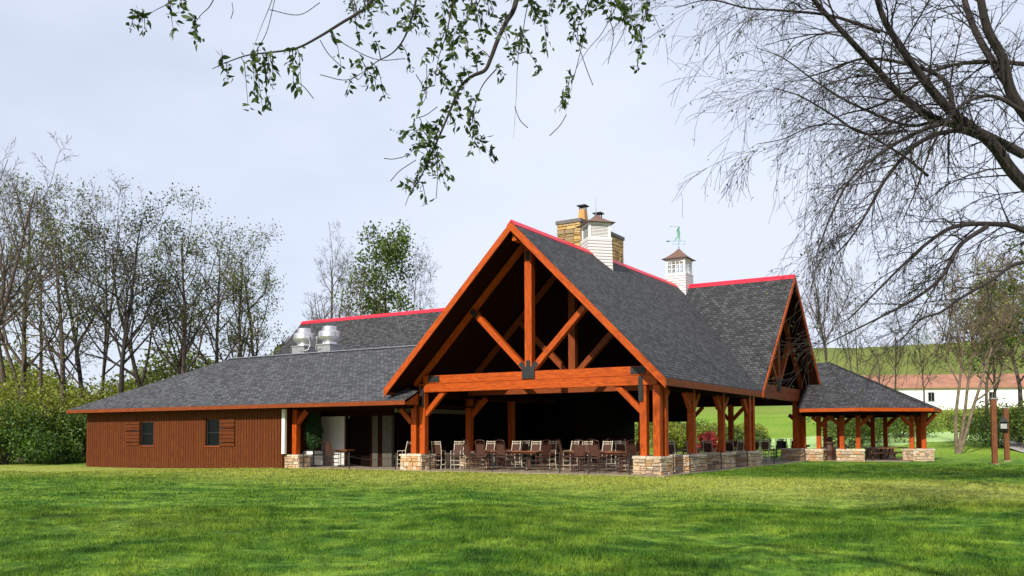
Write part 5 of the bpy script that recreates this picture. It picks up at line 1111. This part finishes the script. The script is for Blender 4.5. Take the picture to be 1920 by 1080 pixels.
LC = np.array(LC); LD = np.array(LD); n = len(LC); rg = np.random.default_rng(2); big = np.linalg.norm(LD, axis=1)[:, None]; dv = LD/big
sv = np.cross(dv, rg.normal(size=(n, 3))); sv /= np.linalg.norm(sv, axis=1)[:, None]; nv = np.cross(dv, sv); Lf = (0.026+0.030*rg.random(n))[:, None]*big; wf = Lf*0.23
prof = [(0.0, 0.12), (0.25, 0.85), (0.45, 1.0), (0.7, 0.65), (1.0, 0.02)]
Vl = []
for t_, w_ in prof: cen = LC+dv*Lf*t_-nv*Lf*0.25*t_*t_; Vl += [cen+sv*wf*w_+nv*wf*0.25*w_, cen, cen-sv*wf*w_+nv*wf*0.25*w_]
Vl = np.stack(Vl, 1).reshape(-1, 3); b = np.arange(n)[:, None]*15; Fl = []
for i in range(4): Fl += [np.concatenate([b+3*i, b+3*i+1, b+3*i+4, b+3*i+3], 1), np.concatenate([b+3*i+1, b+3*i+2, b+3*i+5, b+3*i+4], 1)]
cl_ = np.repeat(rg.random(n), 15)[:, None]*np.ones((1, 3))
np_mesh('leaves', Vl, np.stack(Fl, 1).reshape(-1, 4), MAT['leaf_near'], TO, cl_, True)
# limb and trunk behind the camera carrying the boughs
hub = np.mean(limbpts, 0)+np.array([0, 0, 0.9]); tk = np.array([3.2, -1.8, 0.0]); top = np.array([2.9, -1.5, 4.2])
arc = curve([tk+[0, 0, -0.2], (tk+top)/2, top, (top+hub)/2+np.array([0, 0, 1.2]), hub], 6); MB().tube(arc, [0.22-0.17*i/(len(arc)-1) for i in range(len(arc))], 10).build('trunk', MAT['bark_dark'], TO, True)
for lp in limbpts:
    c = curve([hub, (hub+lp)/2+np.array([0, 0, 0.25]), lp], 5); MB().tube(c, [0.026-0.012*i/(len(c)-1) for i in range(len(c))], 6).build('bough', MAT['bark_dark'], TO, True)
# trees behind the camera that shade the near lawn
for k_, (r_, f_, kd, sc_, lb_) in enumerate([(-15, -6, 'green', 0.60, 'leafy tree behind the camera to the left, shading the near lawn'), (-1, -11, 'budB', 0.9, 'budding tree straight behind the camera'), (11, -9, 'green', 0.7, 'leafy tree behind the camera to the right, shading the near lawn'), (-34, -8, 'budB', 0.85, 'budding tree outside the left of the view beside the lawn'), (24, 13, 'green', 0.85, 'leafy tree outside the right of the view before the gazebo')]):
    o_ = copy_tree(TR[kd]); o_.location = (math.cos(YAW)*r_-math.sin(YAW)*f_, math.sin(YAW)*r_+math.cos(YAW)*f_, -0.1); o_.rotation_euler = (0, 0, k_*1.3); o_.scale = (sc_*1.2, sc_*1.2, sc_); tag(o_, lb_, 'tree', 'trees round the near lawn')
